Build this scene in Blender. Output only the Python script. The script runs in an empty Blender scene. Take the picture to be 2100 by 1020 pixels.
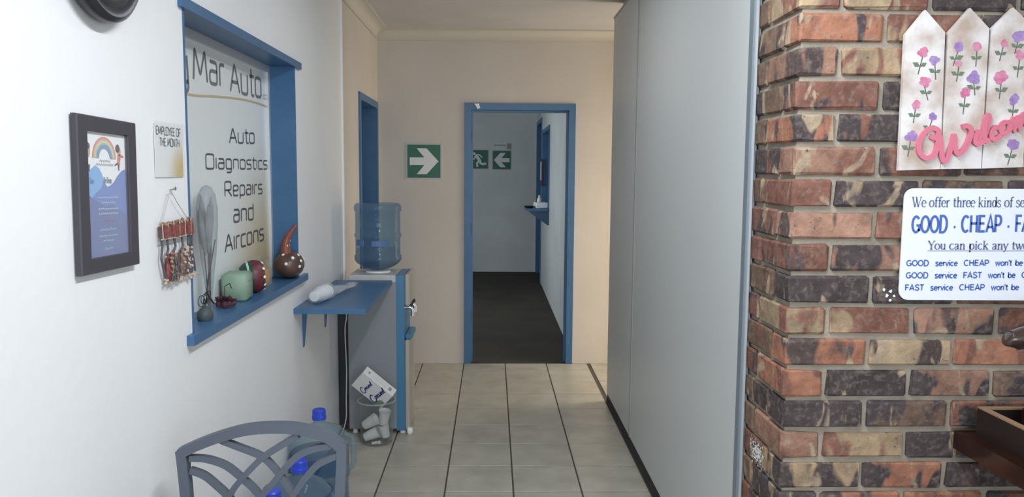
import bpy, math, random
from mathutils import Vector, Matrix
random.seed(7)
scene = bpy.context.scene
C = scene.collection
PI = math.pi

# ------------------------------------------------------------------ camera
F_PX, YAW, PITCH, ROLL, EYE = 1586.7, .0258, .0984, .0078, 1.545
fw = Vector((math.sin(YAW)*math.cos(PITCH), math.cos(YAW)*math.cos(PITCH), -math.sin(PITCH)))
rt = Vector((math.cos(YAW), -math.sin(YAW), 0)); up = rt.cross(fw)
rt, up = rt*math.cos(ROLL)+up*math.sin(ROLL), -rt*math.sin(ROLL)+up*math.cos(ROLL)
EYEP = Vector((0, 0, EYE))
cam_d = bpy.data.cameras.new('camera'); cam_d.sensor_width = 36; cam_d.lens = F_PX/2100*36
cam_d.clip_start = .05
cam = bpy.data.objects.new('camera', cam_d); C.objects.link(cam)
mw = Matrix((rt, up, -fw)).transposed().to_4x4(); mw.translation = EYEP
cam.matrix_world = mw
scene.camera = cam

def at(px, py, ax, val):
    """where the sight line through a photo point meets a real plane (ax 0/1/2 = X/Y/Z)"""
    d = fw + rt*((px-1050)/F_PX) + up*((510-py)/F_PX)
    return EYEP + d*((val-EYEP[ax])/d[ax])

# ------------------------------------------------------------------ world, lights, exposure
w = bpy.data.worlds.new('world'); scene.world = w; w.use_nodes = True
w.node_tree.nodes['Background'].inputs[0].default_value = (.75, .87, 1, 1)
w.node_tree.nodes['Background'].inputs[1].default_value = .6
vs = scene.view_settings
vs.view_transform = 'Standard'; vs.look = 'None'; vs.gamma = 1; vs.use_curve_mapping = False
vs.exposure = 0.0

def area(name, loc, aim, sx, sy, power, col):
    l = bpy.data.lights.new(name, 'AREA'); l.shape = 'RECTANGLE'; l.size = sx; l.size_y = sy
    l.energy = power; l.color = col
    o = bpy.data.objects.new(name, l); C.objects.link(o); o.location = loc
    o.rotation_euler = (Vector(aim)-Vector(loc)).to_track_quat('-Z', 'Y').to_euler()
    return o
# daylight through the shop front behind the camera and the passage door on the right; then the far room's unseen lamp
area('daylight_shop_front', (1.2, -3.15, 1.45), (1.2, 0, 1.35), 3.2, 1.9, 122, (.86, .93, 1))
area('daylight_passage_door', (2.10, 5.60, 1.05), (0, 5.75, .95), .75, 1.9, 36, (1, .88, .70))
area('far_room_lamp', (-2.2, 8.3, 1.5), (.6, 8.6, 1.45), 1.4, 1.1, 40, (.86, .95, 1))

# ------------------------------------------------------------------ mesh builder
class MB:
    def __init__(s): s.v = []; s.f = []; s.mi = []; s.cur = 0
    def face(s, *i): s.f.append(tuple(i)); s.mi.append(s.cur)
    def add(s, vs, fs):
        n = len(s.v); s.v += [Vector(p) for p in vs]
        for f in fs: s.face(*[n+i for i in f])
        return s
    def box(s, a, b):
        x0, y0, z0 = [min(a[i], b[i]) for i in range(3)]; x1, y1, z1 = [max(a[i], b[i]) for i in range(3)]
        return s.add([(x0,y0,z0),(x1,y0,z0),(x1,y1,z0),(x0,y1,z0),(x0,y0,z1),(x1,y0,z1),(x1,y1,z1),(x0,y1,z1)],
                     [(0,3,2,1),(4,5,6,7),(0,1,5,4),(1,2,6,5),(2,3,7,6),(3,0,4,7)])
    def obox(s, c, size, m3, bev=0):
        c = Vector(c); h = [q/2 for q in size]
        if not bev:
            return s.add([c + m3 @ Vector((x*h[0], y*h[1], z*h[2])) for x, y, z in
                         ((-1,-1,-1),(1,-1,-1),(1,1,-1),(-1,1,-1),(-1,-1,1),(1,-1,1),(1,1,1),(-1,1,1))],
                        [(0,3,2,1),(4,5,6,7),(0,1,5,4),(1,2,6,5),(2,3,7,6),(3,0,4,7)])
        vs, fs = bevbox(h, bev)
        return s.add([c + m3 @ Vector(p) for p in vs], fs)
    def lathe(s, prof, c=(0,0,0), seg=28, m=None, cap0=True, cap1=True, sc=(1,1)):
        c = Vector(c); n = len(s.v)
        for r, z in prof:
            for i in range(seg):
                a = 2*PI*i/seg; p = Vector((r*math.cos(a)*sc[0], r*math.sin(a)*sc[1], z))
                s.v.append(c + (m @ p if m else p))
        for k in range(len(prof)-1):
            for i in range(seg):
                j = (i+1) % seg; s.face(n+k*seg+i, n+k*seg+j, n+(k+1)*seg+j, n+(k+1)*seg+i)
        if cap0: s.face(*[n+i for i in range(seg-1, -1, -1)])
        if cap1: s.face(*[n+(len(prof)-1)*seg+i for i in range(seg)])
        return s
    def tube(s, path, r, seg=8, cap=True):
        path = [Vector(p) for p in path]; n = len(s.v); L = len(path)
        rs = r if isinstance(r, (list, tuple)) else [r]*L
        nrm = None
        for k, p in enumerate(path):
            t = (path[min(k+1, L-1)]-path[max(k-1, 0)]).normalized()
            if nrm is None:
                nrm = t.orthogonal().normalized()
            nrm = (nrm - t*nrm.dot(t)).normalized(); b = t.cross(nrm)
            for i in range(seg):
                a = 2*PI*i/seg; s.v.append(p + nrm*(rs[k]*math.cos(a)) + b*(rs[k]*math.sin(a)))
        for k in range(L-1):
            for i in range(seg):
                j = (i+1) % seg; s.face(n+k*seg+i, n+k*seg+j, n+(k+1)*seg+j, n+(k+1)*seg+i)
        if cap:
            s.face(*[n+i for i in range(seg-1, -1, -1)]); s.face(*[n+(L-1)*seg+i for i in range(seg)])
        return s
    def prism(s, poly, T, w0, w1):
        n = len(s.v); L = len(poly)
        s.v += [T(p[0], p[1], w0) for p in poly] + [T(p[0], p[1], w1) for p in poly]
        s.face(*[n+i for i in range(L-1, -1, -1)]); s.face(*[n+L+i for i in range(L)])
        for i in range(L):
            j = (i+1) % L; s.face(n+i, n+j, n+L+j, n+L+i)
        return s
    def flat(s, poly, T, w0=0):
        n = len(s.v); s.v += [T(p[0], p[1], w0) for p in poly]; s.face(*range(n, n+len(poly))); return s
    def ribbon(s, pts, wid, T, w0=0, w1=None, closed=False, nib=None, ramp=0):
        P = [Vector((p[0], p[1])) for p in pts]
        P = [p for i, p in enumerate(P) if i == 0 or (p-P[i-1]).length > 1e-7]
        if closed and (P[0]-P[-1]).length < 1e-7: P.pop()
        L = len(P)
        if L < 2: return s
        lo, hi = [], []
        for i in range(L):
            a = P[i-1] if (i > 0 or closed) else None; b = P[(i+1) % L] if (i < L-1 or closed) else None
            d0 = (P[i]-a).normalized() if a is not None else None; d1 = (b-P[i]).normalized() if b is not None else None
            if d0 is None: d0 = d1
            if d1 is None: d1 = d0
            n0 = Vector((-d0.y, d0.x)); n1 = Vector((-d1.y, d1.x)); nn = n0+n1
            if nn.length < 1e-4: nn = n0.copy()
            nn.normalize(); k = 1/max(.45, nn.dot(n0)); d = (d0+d1)
            if nib:
                d = d.normalized() if d.length > 1e-6 else d0
                ww = math.hypot(nib[0]*d.y, nib[1]*d.x)
            else: ww = wid[i] if isinstance(wid, (list, tuple)) else wid
            lo.append(P[i]-nn*(ww/2*k)); hi.append(P[i]+nn*(ww/2*k))
        n = len(s.v); R = L if closed else L-1
        if w1 is None:
            s.v += [T(p.x, p.y, w0) for p in lo] + [T(p.x, p.y, w0) for p in hi]
            for i in range(R):
                j = (i+1) % L; s.face(n+i, n+j, n+L+j, n+L+i)
        else:
            for q in (lo, hi):
                for ww, rp_ in ((w0, 0), (w1, ramp)): s.v += [T(p.x, p.y, ww+rp_*i_/L) for i_, p in enumerate(q)]
            A, B, D, E_ = n, n+L, n+2*L, n+3*L      # lo/w0 lo/w1 hi/w0 hi/w1
            for i in range(R):
                j = (i+1) % L
                s.face(B+i, B+j, E_+j, E_+i); s.face(A+i, D+i, D+j, A+j)
                s.face(A+i, A+j, B+j, B+i); s.face(D+i, E_+i, E_+j, D+j)
            if not closed:
                s.face(A, B, E_, D); s.face(A+L-1, D+L-1, E_+L-1, B+L-1)
        return s
    def build(s, name, mat, parent=None, smooth=None, origin=None):
        mats = mat if isinstance(mat, (list, tuple)) else [mat]
        if parent is None:
            if origin is None:
                xs = [p.x for p in s.v]; ys = [p.y for p in s.v]; zs = [p.z for p in s.v]
                origin = Vector(((min(xs)+max(xs))/2, (min(ys)+max(ys))/2, min(zs)))
            base = Vector(origin)
        else: base = wloc(parent)
        me = bpy.data.meshes.new(name)
        me.from_pydata([tuple(p-base) for p in s.v], [], s.f)
        for m_ in mats: me.materials.append(m_)
        if len(mats) > 1: me.polygons.foreach_set('material_index', s.mi)
        me.update()
        if smooth:
            me.shade_smooth(); me.set_sharp_from_angle(angle=math.radians(smooth))
        o = bpy.data.objects.new(name, me); C.objects.link(o)
        if parent is None: o.location = base
        else: o.parent = parent
        return o

def wloc(o):
    p = Vector((0, 0, 0))
    while o is not None: p = p + o.location; o = o.parent
    return p

def bevbox(h, b):
    """box with chamfered edges: 24 verts, 44 triangles"""
    vs = []; idx = {}
    for sx in (-1, 1):
        for sy in (-1, 1):
            for sz in (-1, 1):
                for ax in range(3):
                    p = [sx*(h[0]-b), sy*(h[1]-b), sz*(h[2]-b)]
                    p[ax] += (sx, sy, sz)[ax]*b
                    idx[(sx, sy, sz, ax)] = len(vs); vs.append(tuple(p))
    fs = []
    def q(keys):
        i = [idx[k] for k in keys]; a, b_, c = [Vector(vs[j]) for j in i[:3]]
        if (b_-a).cross(c-a).dot(a+b_+c) < 0: i.reverse()
        fs.append(tuple(i))
    for ax in range(3):
        o1, o2 = [k for k in range(3) if k != ax]
        for sg in (-1, 1):
            def key(s1, s2, a):
                t = [0, 0, 0]; t[ax] = sg; t[o1] = s1; t[o2] = s2; return (*t, a)
            q([key(-1,-1,ax), key(1,-1,ax), key(1,1,ax), key(-1,1,ax)])
        for s1 in (-1, 1):
            for s2 in (-1, 1):
                def key2(s0, a):
                    t = [0, 0, 0]; t[ax] = s0; t[o1] = s1; t[o2] = s2; return (*t, a)
                q([key2(-1,o1), key2(1,o1), key2(1,o2), key2(-1,o2)])
    for sx in (-1, 1):
        for sy in (-1, 1):
            for sz in (-1, 1): q([(sx,sy,sz,0), (sx,sy,sz,1), (sx,sy,sz,2)])
    return vs, fs

def tag(o, label=None, cat=None, group=None, kind=None):
    if label: o['label'] = label
    if cat: o['category'] = cat
    if group: o['group'] = group
    if kind: o['kind'] = kind
    return o
def thing(name, loc, label, cat, group=None):
    o = bpy.data.objects.new(name, None); C.objects.link(o); o.location = loc; o.empty_display_size = .05
    return tag(o, label, cat, group)
def T_left(y0, z0, x0):       # on the left wall: u towards the back of the hall, v up, w out of the wall
    return lambda u, v, w=0: Vector((x0+w, y0+u, z0+v))
def T_front(x0, z0, y0):      # on a wall that faces the camera
    return lambda u, v, w=0: Vector((x0+u, y0-w, z0+v))
def rot2(T, a):
    c, s_ = math.cos(a), math.sin(a)
    return lambda u, v, w=0: T(u*c-v*s_, u*s_+v*c, w)
def rrect(x0, y0, x1, y1, r, n=5):
    P = []
    for cx, cy, a0 in ((x1-r, y1-r, 0), (x0+r, y1-r, 90), (x0+r, y0+r, 180), (x1-r, y0+r, 270)):
        for i in range(n+1):
            a = math.radians(a0+90*i/n); P.append((cx+r*math.cos(a), cy+r*math.sin(a)))
    return P
def rnd(pts, r, closed=False, n=4):
    """round the corners of a polyline"""
    P = [Vector(p) for p in pts]; L = len(P); out = []
    for i in range(L):
        if not closed and i in (0, L-1): out.append(P[i]); continue
        a, b, c = P[i-1], P[i], P[(i+1) % L]
        d = min(r, (a-b).length*.48, (c-b).length*.48)
        p, q = b+(a-b).normalized()*d, b+(c-b).normalized()*d
        for k in range(n+1):
            t = k/n; out.append(p*(1-t)**2 + b*2*t*(1-t) + q*t*t)
    return [tuple(p) for p in out]
def crom(P, n=6):
    P = [Vector(p) for p in P]; out = []
    for i in range(len(P)-1):
        a = P[max(i-1, 0)]; b = P[i]; c = P[i+1]; d = P[min(i+2, len(P)-1)]
        for k in range(n):
            t = k/n
            out.append(.5*((2*b)+(c-a)*t+(2*a-5*b+4*c-d)*t*t+(3*b-a-3*c+d)*t**3))
    out.append(P[-1]); return out
def ell(cx, cy, rx, ry, a0=0, a1=360, n=18):
    return [(cx+rx*math.cos(math.radians(a0+(a1-a0)*i/n)), cy+ry*math.sin(math.radians(a0+(a1-a0)*i/n))) for i in range(n+1)]

# ------------------------------------------------------------------ materials
def M(name, col, rough=.6, metal=0, col2=None, scale=6, lo=.35, hi=.65, bump=0, bscale=60, spec=.5, detail=4, coat=0, bdist=.002):
    m = bpy.data.materials.new(name); m.use_nodes = True; nt = m.node_tree; N = nt.nodes; b = N['Principled BSDF']
    b.inputs['Base Color'].default_value = (*col, 1); b.inputs['Roughness'].default_value = rough
    b.inputs['Metallic'].default_value = metal; b.inputs['Specular IOR Level'].default_value = spec
    b.inputs['Coat Weight'].default_value = coat
    tc = N.new('ShaderNodeTexCoord')
    if col2:
        no = N.new('ShaderNodeTexNoise'); no.inputs['Scale'].default_value = scale; no.inputs['Detail'].default_value = detail
        rp = N.new('ShaderNodeValToRGB'); rp.color_ramp.elements[0].position = lo; rp.color_ramp.elements[1].position = hi
        rp.color_ramp.elements[0].color = (*col, 1); rp.color_ramp.elements[1].color = (*col2, 1)
        nt.links.new(tc.outputs['Object'], no.inputs['Vector']); nt.links.new(no.outputs['Fac'], rp.inputs[0])
        nt.links.new(rp.outputs[0], b.inputs['Base Color'])
    if bump:
        n2 = N.new('ShaderNodeTexNoise'); n2.inputs['Scale'].default_value = bscale; n2.inputs['Detail'].default_value = 4
        bp = N.new('ShaderNodeBump'); bp.inputs['Strength'].default_value = bump; bp.inputs['Distance'].default_value = bdist
        nt.links.new(tc.outputs['Object'], n2.inputs['Vector']); nt.links.new(n2.outputs['Fac'], bp.inputs['Height'])
        nt.links.new(bp.outputs[0], b.inputs['Normal'])
    return m
def clear(name, tint, body, fac=.1, rough=.08):
    """thin clear plastic: tinted see-through with a share of glossy body"""
    m = bpy.data.materials.new(name); m.use_nodes = True; nt = m.node_tree; N = nt.nodes
    b = N['Principled BSDF']; b.inputs['Base Color'].default_value = (*body, 1); b.inputs['Roughness'].default_value = rough
    t = N.new('ShaderNodeBsdfTransparent'); t.inputs[0].default_value = (*tint, 1)
    lw = N.new('ShaderNodeLayerWeight'); lw.inputs[0].default_value = .5
    fr = N.new('ShaderNodeMath'); fr.operation = 'POWER'; fr.inputs[1].default_value = 4
    nt.links.new(lw.outputs['Facing'], fr.inputs[0])
    ad = N.new('ShaderNodeMath'); ad.operation = 'MULTIPLY_ADD'; ad.inputs[1].default_value = .55; ad.inputs[2].default_value = fac; ad.use_clamp = True
    mx = N.new('ShaderNodeMixShader'); L = nt.links
    L.new(fr.outputs[0], ad.inputs[0]); L.new(ad.outputs[0], mx.inputs[0]); L.new(t.outputs[0], mx.inputs[1]); L.new(b.outputs[0], mx.inputs[2])
    L.new(mx.outputs[0], N['Material Output'].inputs[0])
    return m
def emit(name, col, s):
    m = bpy.data.materials.new(name); m.use_nodes = True; b = m.node_tree.nodes['Principled BSDF']
    b.inputs['Emission Color'].default_value = (*col, 1); b.inputs['Emission Strength'].default_value = s; return m

m_wall = M('white_wall_paint', (.80,.80,.80), .55, col2=(.77,.775,.78), scale=1.5, bump=.25, bscale=35, bdist=.004)
m_cream = M('cream_wall_paint', (.57,.52,.47), .6, col2=(.53,.485,.435), scale=2, bump=.2, bscale=30, bdist=.004)
m_far = M('grey_wall_paint', (.60,.62,.62), .6, col2=(.54,.56,.56), scale=2, bump=.2, bscale=30)
m_ceil = M('ceiling_paint', (.52,.50,.495), .8, col2=(.485,.47,.46), scale=3)
m_corn = M('cornice_paint', (.52,.485,.425), .7)
m_blue = M('blue_gloss_paint', (.046,.135,.27), .38, col2=(.040,.12,.245), scale=8, bump=.15, bscale=25)
m_blued = M('dark_blue_door_paint', (.026,.072,.135), .4)
m_part = M('grey_partition_board', (.62,.645,.645), .42, col2=(.59,.62,.62), scale=.8, bump=.08, bscale=8)
m_alu = M('blue_grey_aluminium', (.24,.29,.33), .4, .4)
m_alul = M('pale_aluminium', (.58,.61,.62), .35, .4)
m_dark = M('dark_rubber', (.03,.03,.032), .7)
m_mortar = M('mortar', (.35,.305,.24), .95, col2=(.265,.235,.185), scale=14, bump=.8, bscale=90, bdist=.004)
m_grout = M('floor_grout', (.085,.07,.055), .9)
m_carpet = M('far_room_floor', (.029,.023,.016), .85, col2=(.046,.036,.023), scale=2.2, bump=.3, bscale=120)
m_white = M('white_plastic', (.80,.80,.80), .4)
m_paper = M('white_paper', (.78,.78,.78), .75)
m_ink = M('dark_grey_vinyl', (.075,.08,.088), .5)
m_ink2 = M('mid_grey_vinyl', (.17,.175,.18), .5)
m_black = M('black_plastic', (.022,.023,.028), .3)
m_frame = M('charcoal_frame', (.05,.046,.058), .5)
m_green = M('exit_green', (.012,.115,.07), .45)
m_sign_w = M('sign_white', (.68,.69,.68), .5)
m_chair = M('grey_chair_plastic', (.086,.102,.128), .45, col2=(.078,.092,.116), scale=5, bump=.1, bscale=200)
m_cap = M('blue_bottle_cap', (.025,.06,.52), .35)
m_cbody = M('cooler_grey_steel', (.23,.245,.26), .45)
m_cbeige = M('cooler_beige_plastic', (.40,.37,.33), .45)
m_cblue = M('cooler_blue_front', (.055,.19,.33), .35)
m_chrome = M('chrome', (.7,.7,.7), .15, 1)
m_bottle = clear('blue_bottle_plastic', (.66,.78,.86), (.17,.26,.35), .26)
m_bottle2 = clear('pale_blue_bottle_plastic', (.80,.88,.91), (.30,.39,.43), .2)
m_water = clear('blue_tinted_water', (.58,.70,.84), (.07,.14,.26), .25)
m_water2 = clear('faint_blue_water', (.86,.91,.95), (.10,.18,.28), .12)
m_acry = clear('clear_acrylic', (.985,.99,.99), (.6,.62,.62), .02)
m_bag = clear('clear_plastic_bag', (.95,.96,.97), (.75,.77,.78), .2, .25)
m_wrap = clear('cloudy_plastic_wrap', (.84,.86,.88), (.48,.50,.52), .22, .3)
m_bin = clear('clear_bin_plastic', (.92,.925,.92), (.5,.51,.51), .07)
m_glass = clear('picture_glass', (.985,.99,.99), (.6,.6,.6), .02)
m_soap = M('pale_green_ceramic', (.24,.34,.25), .5, col2=(.20,.28,.20), scale=18, lo=.45, hi=.7, bump=.2, bscale=60)
m_gourd = M('brown_gourd', (.07,.042,.034), .35, col2=(.11,.06,.045), scale=18)
m_rust = M('rust_red_paint', (.28,.075,.04), .45, col2=(.19,.05,.03), scale=25)
m_dgreen = M('dark_green_paint', (.018,.06,.045), .4)
m_maroon = M('maroon_paint', (.12,.02,.028), .45)
m_tan = M('tan_wood', (.42,.22,.09), .5, col2=(.32,.16,.06), scale=25)
m_mint = M('mint_paint', (.45,.62,.54), .5)
m_dot = M('white_dot_paint', (.8,.8,.78), .5)
m_burg = M('burgundy_petals', (.105,.028,.04), .8, col2=(.06,.02,.028), scale=40)
m_twig = M('dry_twig', (.10,.075,.06), .9)
m_plume = M('grey_dried_plume', (.40,.40,.39), .95, col2=(.27,.26,.25), scale=14)
m_pot = M('dark_grey_pot', (.06,.075,.075), .6)
m_wire = M('black_wire', (.02,.02,.022), .5)
m_wood = M('dark_mahogany', (.018,.007,.005), .18, col2=(.030,.010,.006), scale=9, coat=.4)
m_woodk = M('near_black_wood', (.016,.010,.009), .35)
m_woodl = M('worn_pale_wood_edge', (.27,.17,.10), .6)
m_carve = M('polished_carved_wood', (.045,.028,.022), .2, coat=.5)
m_pink = M('pink_letter_paint', (.60,.16,.225), .55)
m_pinkf = M('pink_petal_paint', (.52,.13,.25), .7, col2=(.60,.25,.35), scale=60)
m_purpf = M('lilac_petal_paint', (.26,.15,.38), .7, col2=(.37,.25,.46), scale=60)
m_stem = M('stem_paint', (.10,.12,.10), .8)
m_leaf = M('leaf_paint', (.14,.19,.13), .8)
m_picket = M('distressed_white_picket', (.69,.66,.645), .7, col2=(.42,.32,.26), scale=11, lo=.42, hi=.66, detail=9, bump=.3, bscale=40)
m_sbl = M('blue_print', (.055,.12,.42), .5)
m_snv = M('slate_blue_print', (.13,.16,.29), .5)
m_signp = M('glossy_white_sign', (.74,.77,.83), .35)
m_cord = M('white_cable', (.55,.56,.52), .5)
m_string = M('grey_string', (.42,.42,.40), .9)
m_red = M('woven_red', (.16,.03,.03), .9, col2=(.27,.09,.075), scale=90)
m_brownb = M('brown_beads', (.12,.065,.045), .8, col2=(.35,.24,.17), scale=120)
m_greyb = M('grey_blue_yarn', (.095,.09,.10), .9)
m_beigey = M('beige_yarn', (.50,.40,.32), .9)
m_gold = M('gold_line_print', (.50,.42,.25), .5)
m_nail = M('steel_nail', (.35,.35,.35), .4, .8)
m_carton = M('white_carton', (.72,.72,.70), .6)
m_navy = M('navy_print', (.025,.035,.16), .6)

# printed panes: white paper running to gold in one lower corner
def print_mat(name, white, gold, cx, cy, rad0, rad1, grey=None):
    m = bpy.data.materials.new(name); m.use_nodes = True; nt = m.node_tree; N = nt.nodes; b = N['Principled BSDF']
    b.inputs['Roughness'].default_value = .35; L = nt.links
    tc = N.new('ShaderNodeTexCoord'); sub = N.new('ShaderNodeVectorMath'); sub.operation = 'SUBTRACT'; sub.inputs[1].default_value = (0, cx, cy)
    mul = N.new('ShaderNodeVectorMath'); mul.operation = 'MULTIPLY'; mul.inputs[1].default_value = (0, 1, 1)
    ln = N.new('ShaderNodeVectorMath'); ln.operation = 'LENGTH'
    mr = N.new('ShaderNodeMapRange'); mr.interpolation_type = 'SMOOTHSTEP'; mr.inputs['From Min'].default_value = rad0; mr.inputs['From Max'].default_value = rad1
    rp = N.new('ShaderNodeMix'); rp.data_type = 'RGBA'; rp.inputs[6].default_value = (*gold, 1); rp.inputs[7].default_value = (*white, 1)
    L.new(tc.outputs['Object'], sub.inputs[0]); L.new(sub.outputs[0], mul.inputs[0]); L.new(mul.outputs[0], ln.inputs[0])
    L.new(ln.outputs['Value'], mr.inputs['Value']); L.new(mr.outputs[0], rp.inputs[0]); L.new(rp.outputs[2], b.inputs['Base Color'])
    return m

# bricks: each brick's own colour (object colour) with darker, creamier or redder burn patches
def brick_mat():
    m = bpy.data.materials.new('clinker_brick'); m.use_nodes = True; nt = m.node_tree; N = nt.nodes; L = nt.links; b = N['Principled BSDF']
    b.inputs['Roughness'].default_value = .85; b.inputs['Specular IOR Level'].default_value = .25
    oi = N.new('ShaderNodeObjectInfo'); tc = N.new('ShaderNodeTexCoord')
    ofs = N.new('ShaderNodeVectorMath'); ofs.operation = 'MULTIPLY_ADD'
    cb = N.new('ShaderNodeCombineXYZ')
    for i in range(3): L.new(oi.outputs['Random'], cb.inputs[i])
    ofs.inputs[1].default_value = (91, 57, 33); L.new(cb.outputs[0], ofs.inputs[0])
    sq = N.new('ShaderNodeVectorMath'); sq.operation = 'MULTIPLY'; sq.inputs[1].default_value = (1.25, 1.25, .6)   # burn marks run up and down
    L.new(tc.outputs['Object'], sq.inputs[0]); L.new(sq.outputs[0], ofs.inputs[2])
    raw = N.new('ShaderNodeVectorMath'); raw.operation = 'MULTIPLY_ADD'; raw.inputs[1].default_value = (91, 57, 33)
    L.new(cb.outputs[0], raw.inputs[0]); L.new(tc.outputs['Object'], raw.inputs[2])
    def noise(s, d=3, dist=0, v=None):
        n = N.new('ShaderNodeTexNoise'); n.inputs['Scale'].default_value = s; n.inputs['Detail'].default_value = d
        n.inputs['Distortion'].default_value = dist; L.new((v or ofs).outputs[0], n.inputs['Vector']); return n
    def step(src, a, c):
        r = N.new('ShaderNodeMapRange'); r.inputs['From Min'].default_value = a; r.inputs['From Max'].default_value = c
        r.clamp = True; L.new(src, r.inputs['Value']); return r.outputs[0]
    def mix(f, a, c, blend='MIX'):
        x = N.new('ShaderNodeMix'); x.data_type = 'RGBA'; x.blend_type = blend
        L.new(f, x.inputs[0]) if hasattr(f, 'links') else setattr(x.inputs[0], 'default_value', f)
        for k, s_ in ((6, a), (7, c)):
            if hasattr(s_, 'links'): L.new(s_, x.inputs[k])
            else: x.inputs[k].default_value = (*s_, 1)
        return x.outputs[2]
    big = noise(9, 2, .6); mid = noise(22, 4, .4, raw); fine = noise(90, 5, 0, raw); n4 = noise(11, 3, 1.0)
    rc = N.new('ShaderNodeValToRGB'); rc.color_ramp.interpolation = 'CONSTANT'; e = rc.color_ramp.elements
    e[0].position = 0; e[0].color = (.07,.056,.060,1); e[1].position = .42; e[1].color = (.34,.25,.16,1)
    for p, c in ((.60, (.20,.095,.07,1)), (.78, (.085,.062,.060,1))):
        q = e.new(p); q.color = c
    wn = N.new('ShaderNodeTexWhiteNoise'); wn.noise_dimensions = '1D'; L.new(oi.outputs['Random'], wn.inputs['W']); L.new(wn.outputs['Value'], rc.inputs[0])
    c = mix(step(big.outputs['Fac'], .515, .57), oi.outputs['Color'], rc.outputs[0])
    c = mix(step(n4.outputs['Fac'], .60, .66), c, (.36,.285,.20))
    c = mix(step(mid.outputs['Fac'], .30, .75), mix(1.0, c, (.66,.63,.62), 'MULTIPLY'), mix(1.0, c, (1.25,1.2,1.15), 'MULTIPLY'))
    dust = noise(60, 6, .3, raw); c = mix(step(dust.outputs['Fac'], .50, 1.15), c, (.30,.25,.205))
    c = mix(step(fine.outputs['Fac'], .66, .72), c, (.10,.08,.07))
    L.new(c, b.inputs['Base Color'])
    bp = N.new('ShaderNodeBump'); bp.inputs['Strength'].default_value = .6; bp.inputs['Distance'].default_value = .004
    ad = N.new('ShaderNodeMath'); L.new(mid.outputs['Fac'], ad.inputs[0]); L.new(fine.outputs['Fac'], ad.inputs[1])
    L.new(ad.outputs[0], bp.inputs['Height']); L.new(bp.outputs[0], b.inputs['Normal'])
    return m
m_brick = brick_mat()
# floor tiles: stone-look glaze, every tile a little different
def tile_mat():
    m = bpy.data.materials.new('beige_floor_tile'); m.use_nodes = True; nt = m.node_tree; N = nt.nodes; L = nt.links; b = N['Principled BSDF']
    b.inputs['Roughness'].default_value = .32
    oi = N.new('ShaderNodeObjectInfo'); tc = N.new('ShaderNodeTexCoord'); cb = N.new('ShaderNodeCombineXYZ')
    for i in range(3): L.new(oi.outputs['Random'], cb.inputs[i])
    ofs = N.new('ShaderNodeVectorMath'); ofs.operation = 'MULTIPLY_ADD'; ofs.inputs[1].default_value = (40, 70, 20)
    L.new(cb.outputs[0], ofs.inputs[0]); L.new(tc.outputs['Object'], ofs.inputs[2])
    no = N.new('ShaderNodeTexNoise'); no.inputs['Scale'].default_value = 7; no.inputs['Detail'].default_value = 6; L.new(ofs.outputs[0], no.inputs['Vector'])
    rp = N.new('ShaderNodeValToRGB'); e = rp.color_ramp.elements; e[0].position = .3; e[0].color = (.37,.345,.285,1); e[1].position = .7; e[1].color = (.49,.46,.395,1)
    L.new(no.outputs['Fac'], rp.inputs[0]); L.new(rp.outputs[0], b.inputs['Base Color'])
    return m
m_tile = tile_mat()

# ------------------------------------------------------------------ lettering
def g(*s): return list(s)
TECH = {   # squared technical face: (polylines, advance)
 'A': (g([(0,0),(.36,1),(.72,0)], [(.13,.34),(.59,.34)]), .88), 'u': (g([(0,.72),(0,0),(.52,0),(.52,.72)]), .72),
 't': (g([(.14,.98),(.14,0),(.36,0)], [(0,.72),(.38,.72)]), .50), 'o': (g([(0,0),(.52,0),(.52,.72),(0,.72),(0,0)]), .72),
 'D': (g([(0,0),(0,1),(.66,1),(.66,0),(0,0)]), .86), 'i': (g([(0,0),(0,.78)]), .20),
 'a': (g([(.04,.72),(.50,.72),(.50,0),(0,0),(0,.42),(.50,.42)]), .70), 'g': (g([(.50,0),(0,0),(0,.72),(.50,.72),(.50,-.26),(.06,-.26)]), .70),
 'n': (g([(0,0),(0,.72),(.50,.72),(.50,0)]), .70), 's': (g([(.46,.72),(0,.72),(0,.37),(.46,.37),(.46,0),(0,0)]), .64),
 'c': (g([(.46,.72),(0,.72),(0,0),(.46,0)]), .62), ',': (g([(.06,.06),(0,-.16)]), .2),
 'R': (g([(0,0),(0,1),(.60,1),(.60,.42),(0,.42)], [(.28,.42),(.64,0)]), .82), 'e': (g([(0,.36),(.50,.36),(.50,.72),(0,.72),(0,0),(.48,0)]), .70),
 'p': (g([(0,-.26),(0,.72),(.50,.72),(.50,0),(0,0)]), .70), 'r': (g([(0,0),(0,.72),(.34,.72)]), .50),
 'd': (g([(.50,1),(.50,0),(0,0),(0,.72),(.50,.72)]), .70), 'M': (g([(0,0),(.12,1),(.44,.15),(.76,1),(.88,0)]), 1.06),
 'y': (g([(0,.72),(0,0),(.50,0)], [(.50,.72),(.50,-.26),(.05,-.26)]), .70),
 'E': (g([(.5,1),(0,1),(0,0),(.5,0)], [(0,.5),(.42,.5)]), .66), 'P': (g([(0,0),(0,1),(.55,1),(.55,.44),(0,.44)]), .7),
 'L': (g([(0,1),(0,0),(.46,0)]), .6), 'O': (g([(0,0),(.66,0),(.66,1),(0,1),(0,0)]), .86), 'Y': (g([(0,1),(.3,.5),(.6,1)], [(.3,.5),(.3,0)]), .76),
 'F': (g([(.5,1),(0,1),(0,0)], [(0,.5),(.42,.5)]), .62), 'T': (g([(0,1),(.6,1)], [(.3,1),(.3,0)]), .72),
 'H': (g([(0,0),(0,1)], [(.6,0),(.6,1)], [(0,.5),(.6,.5)]), .8), 'N': (g([(0,0),(0,1),(.6,0),(.6,1)]), .8), ' ': (g(), .42)}
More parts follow.
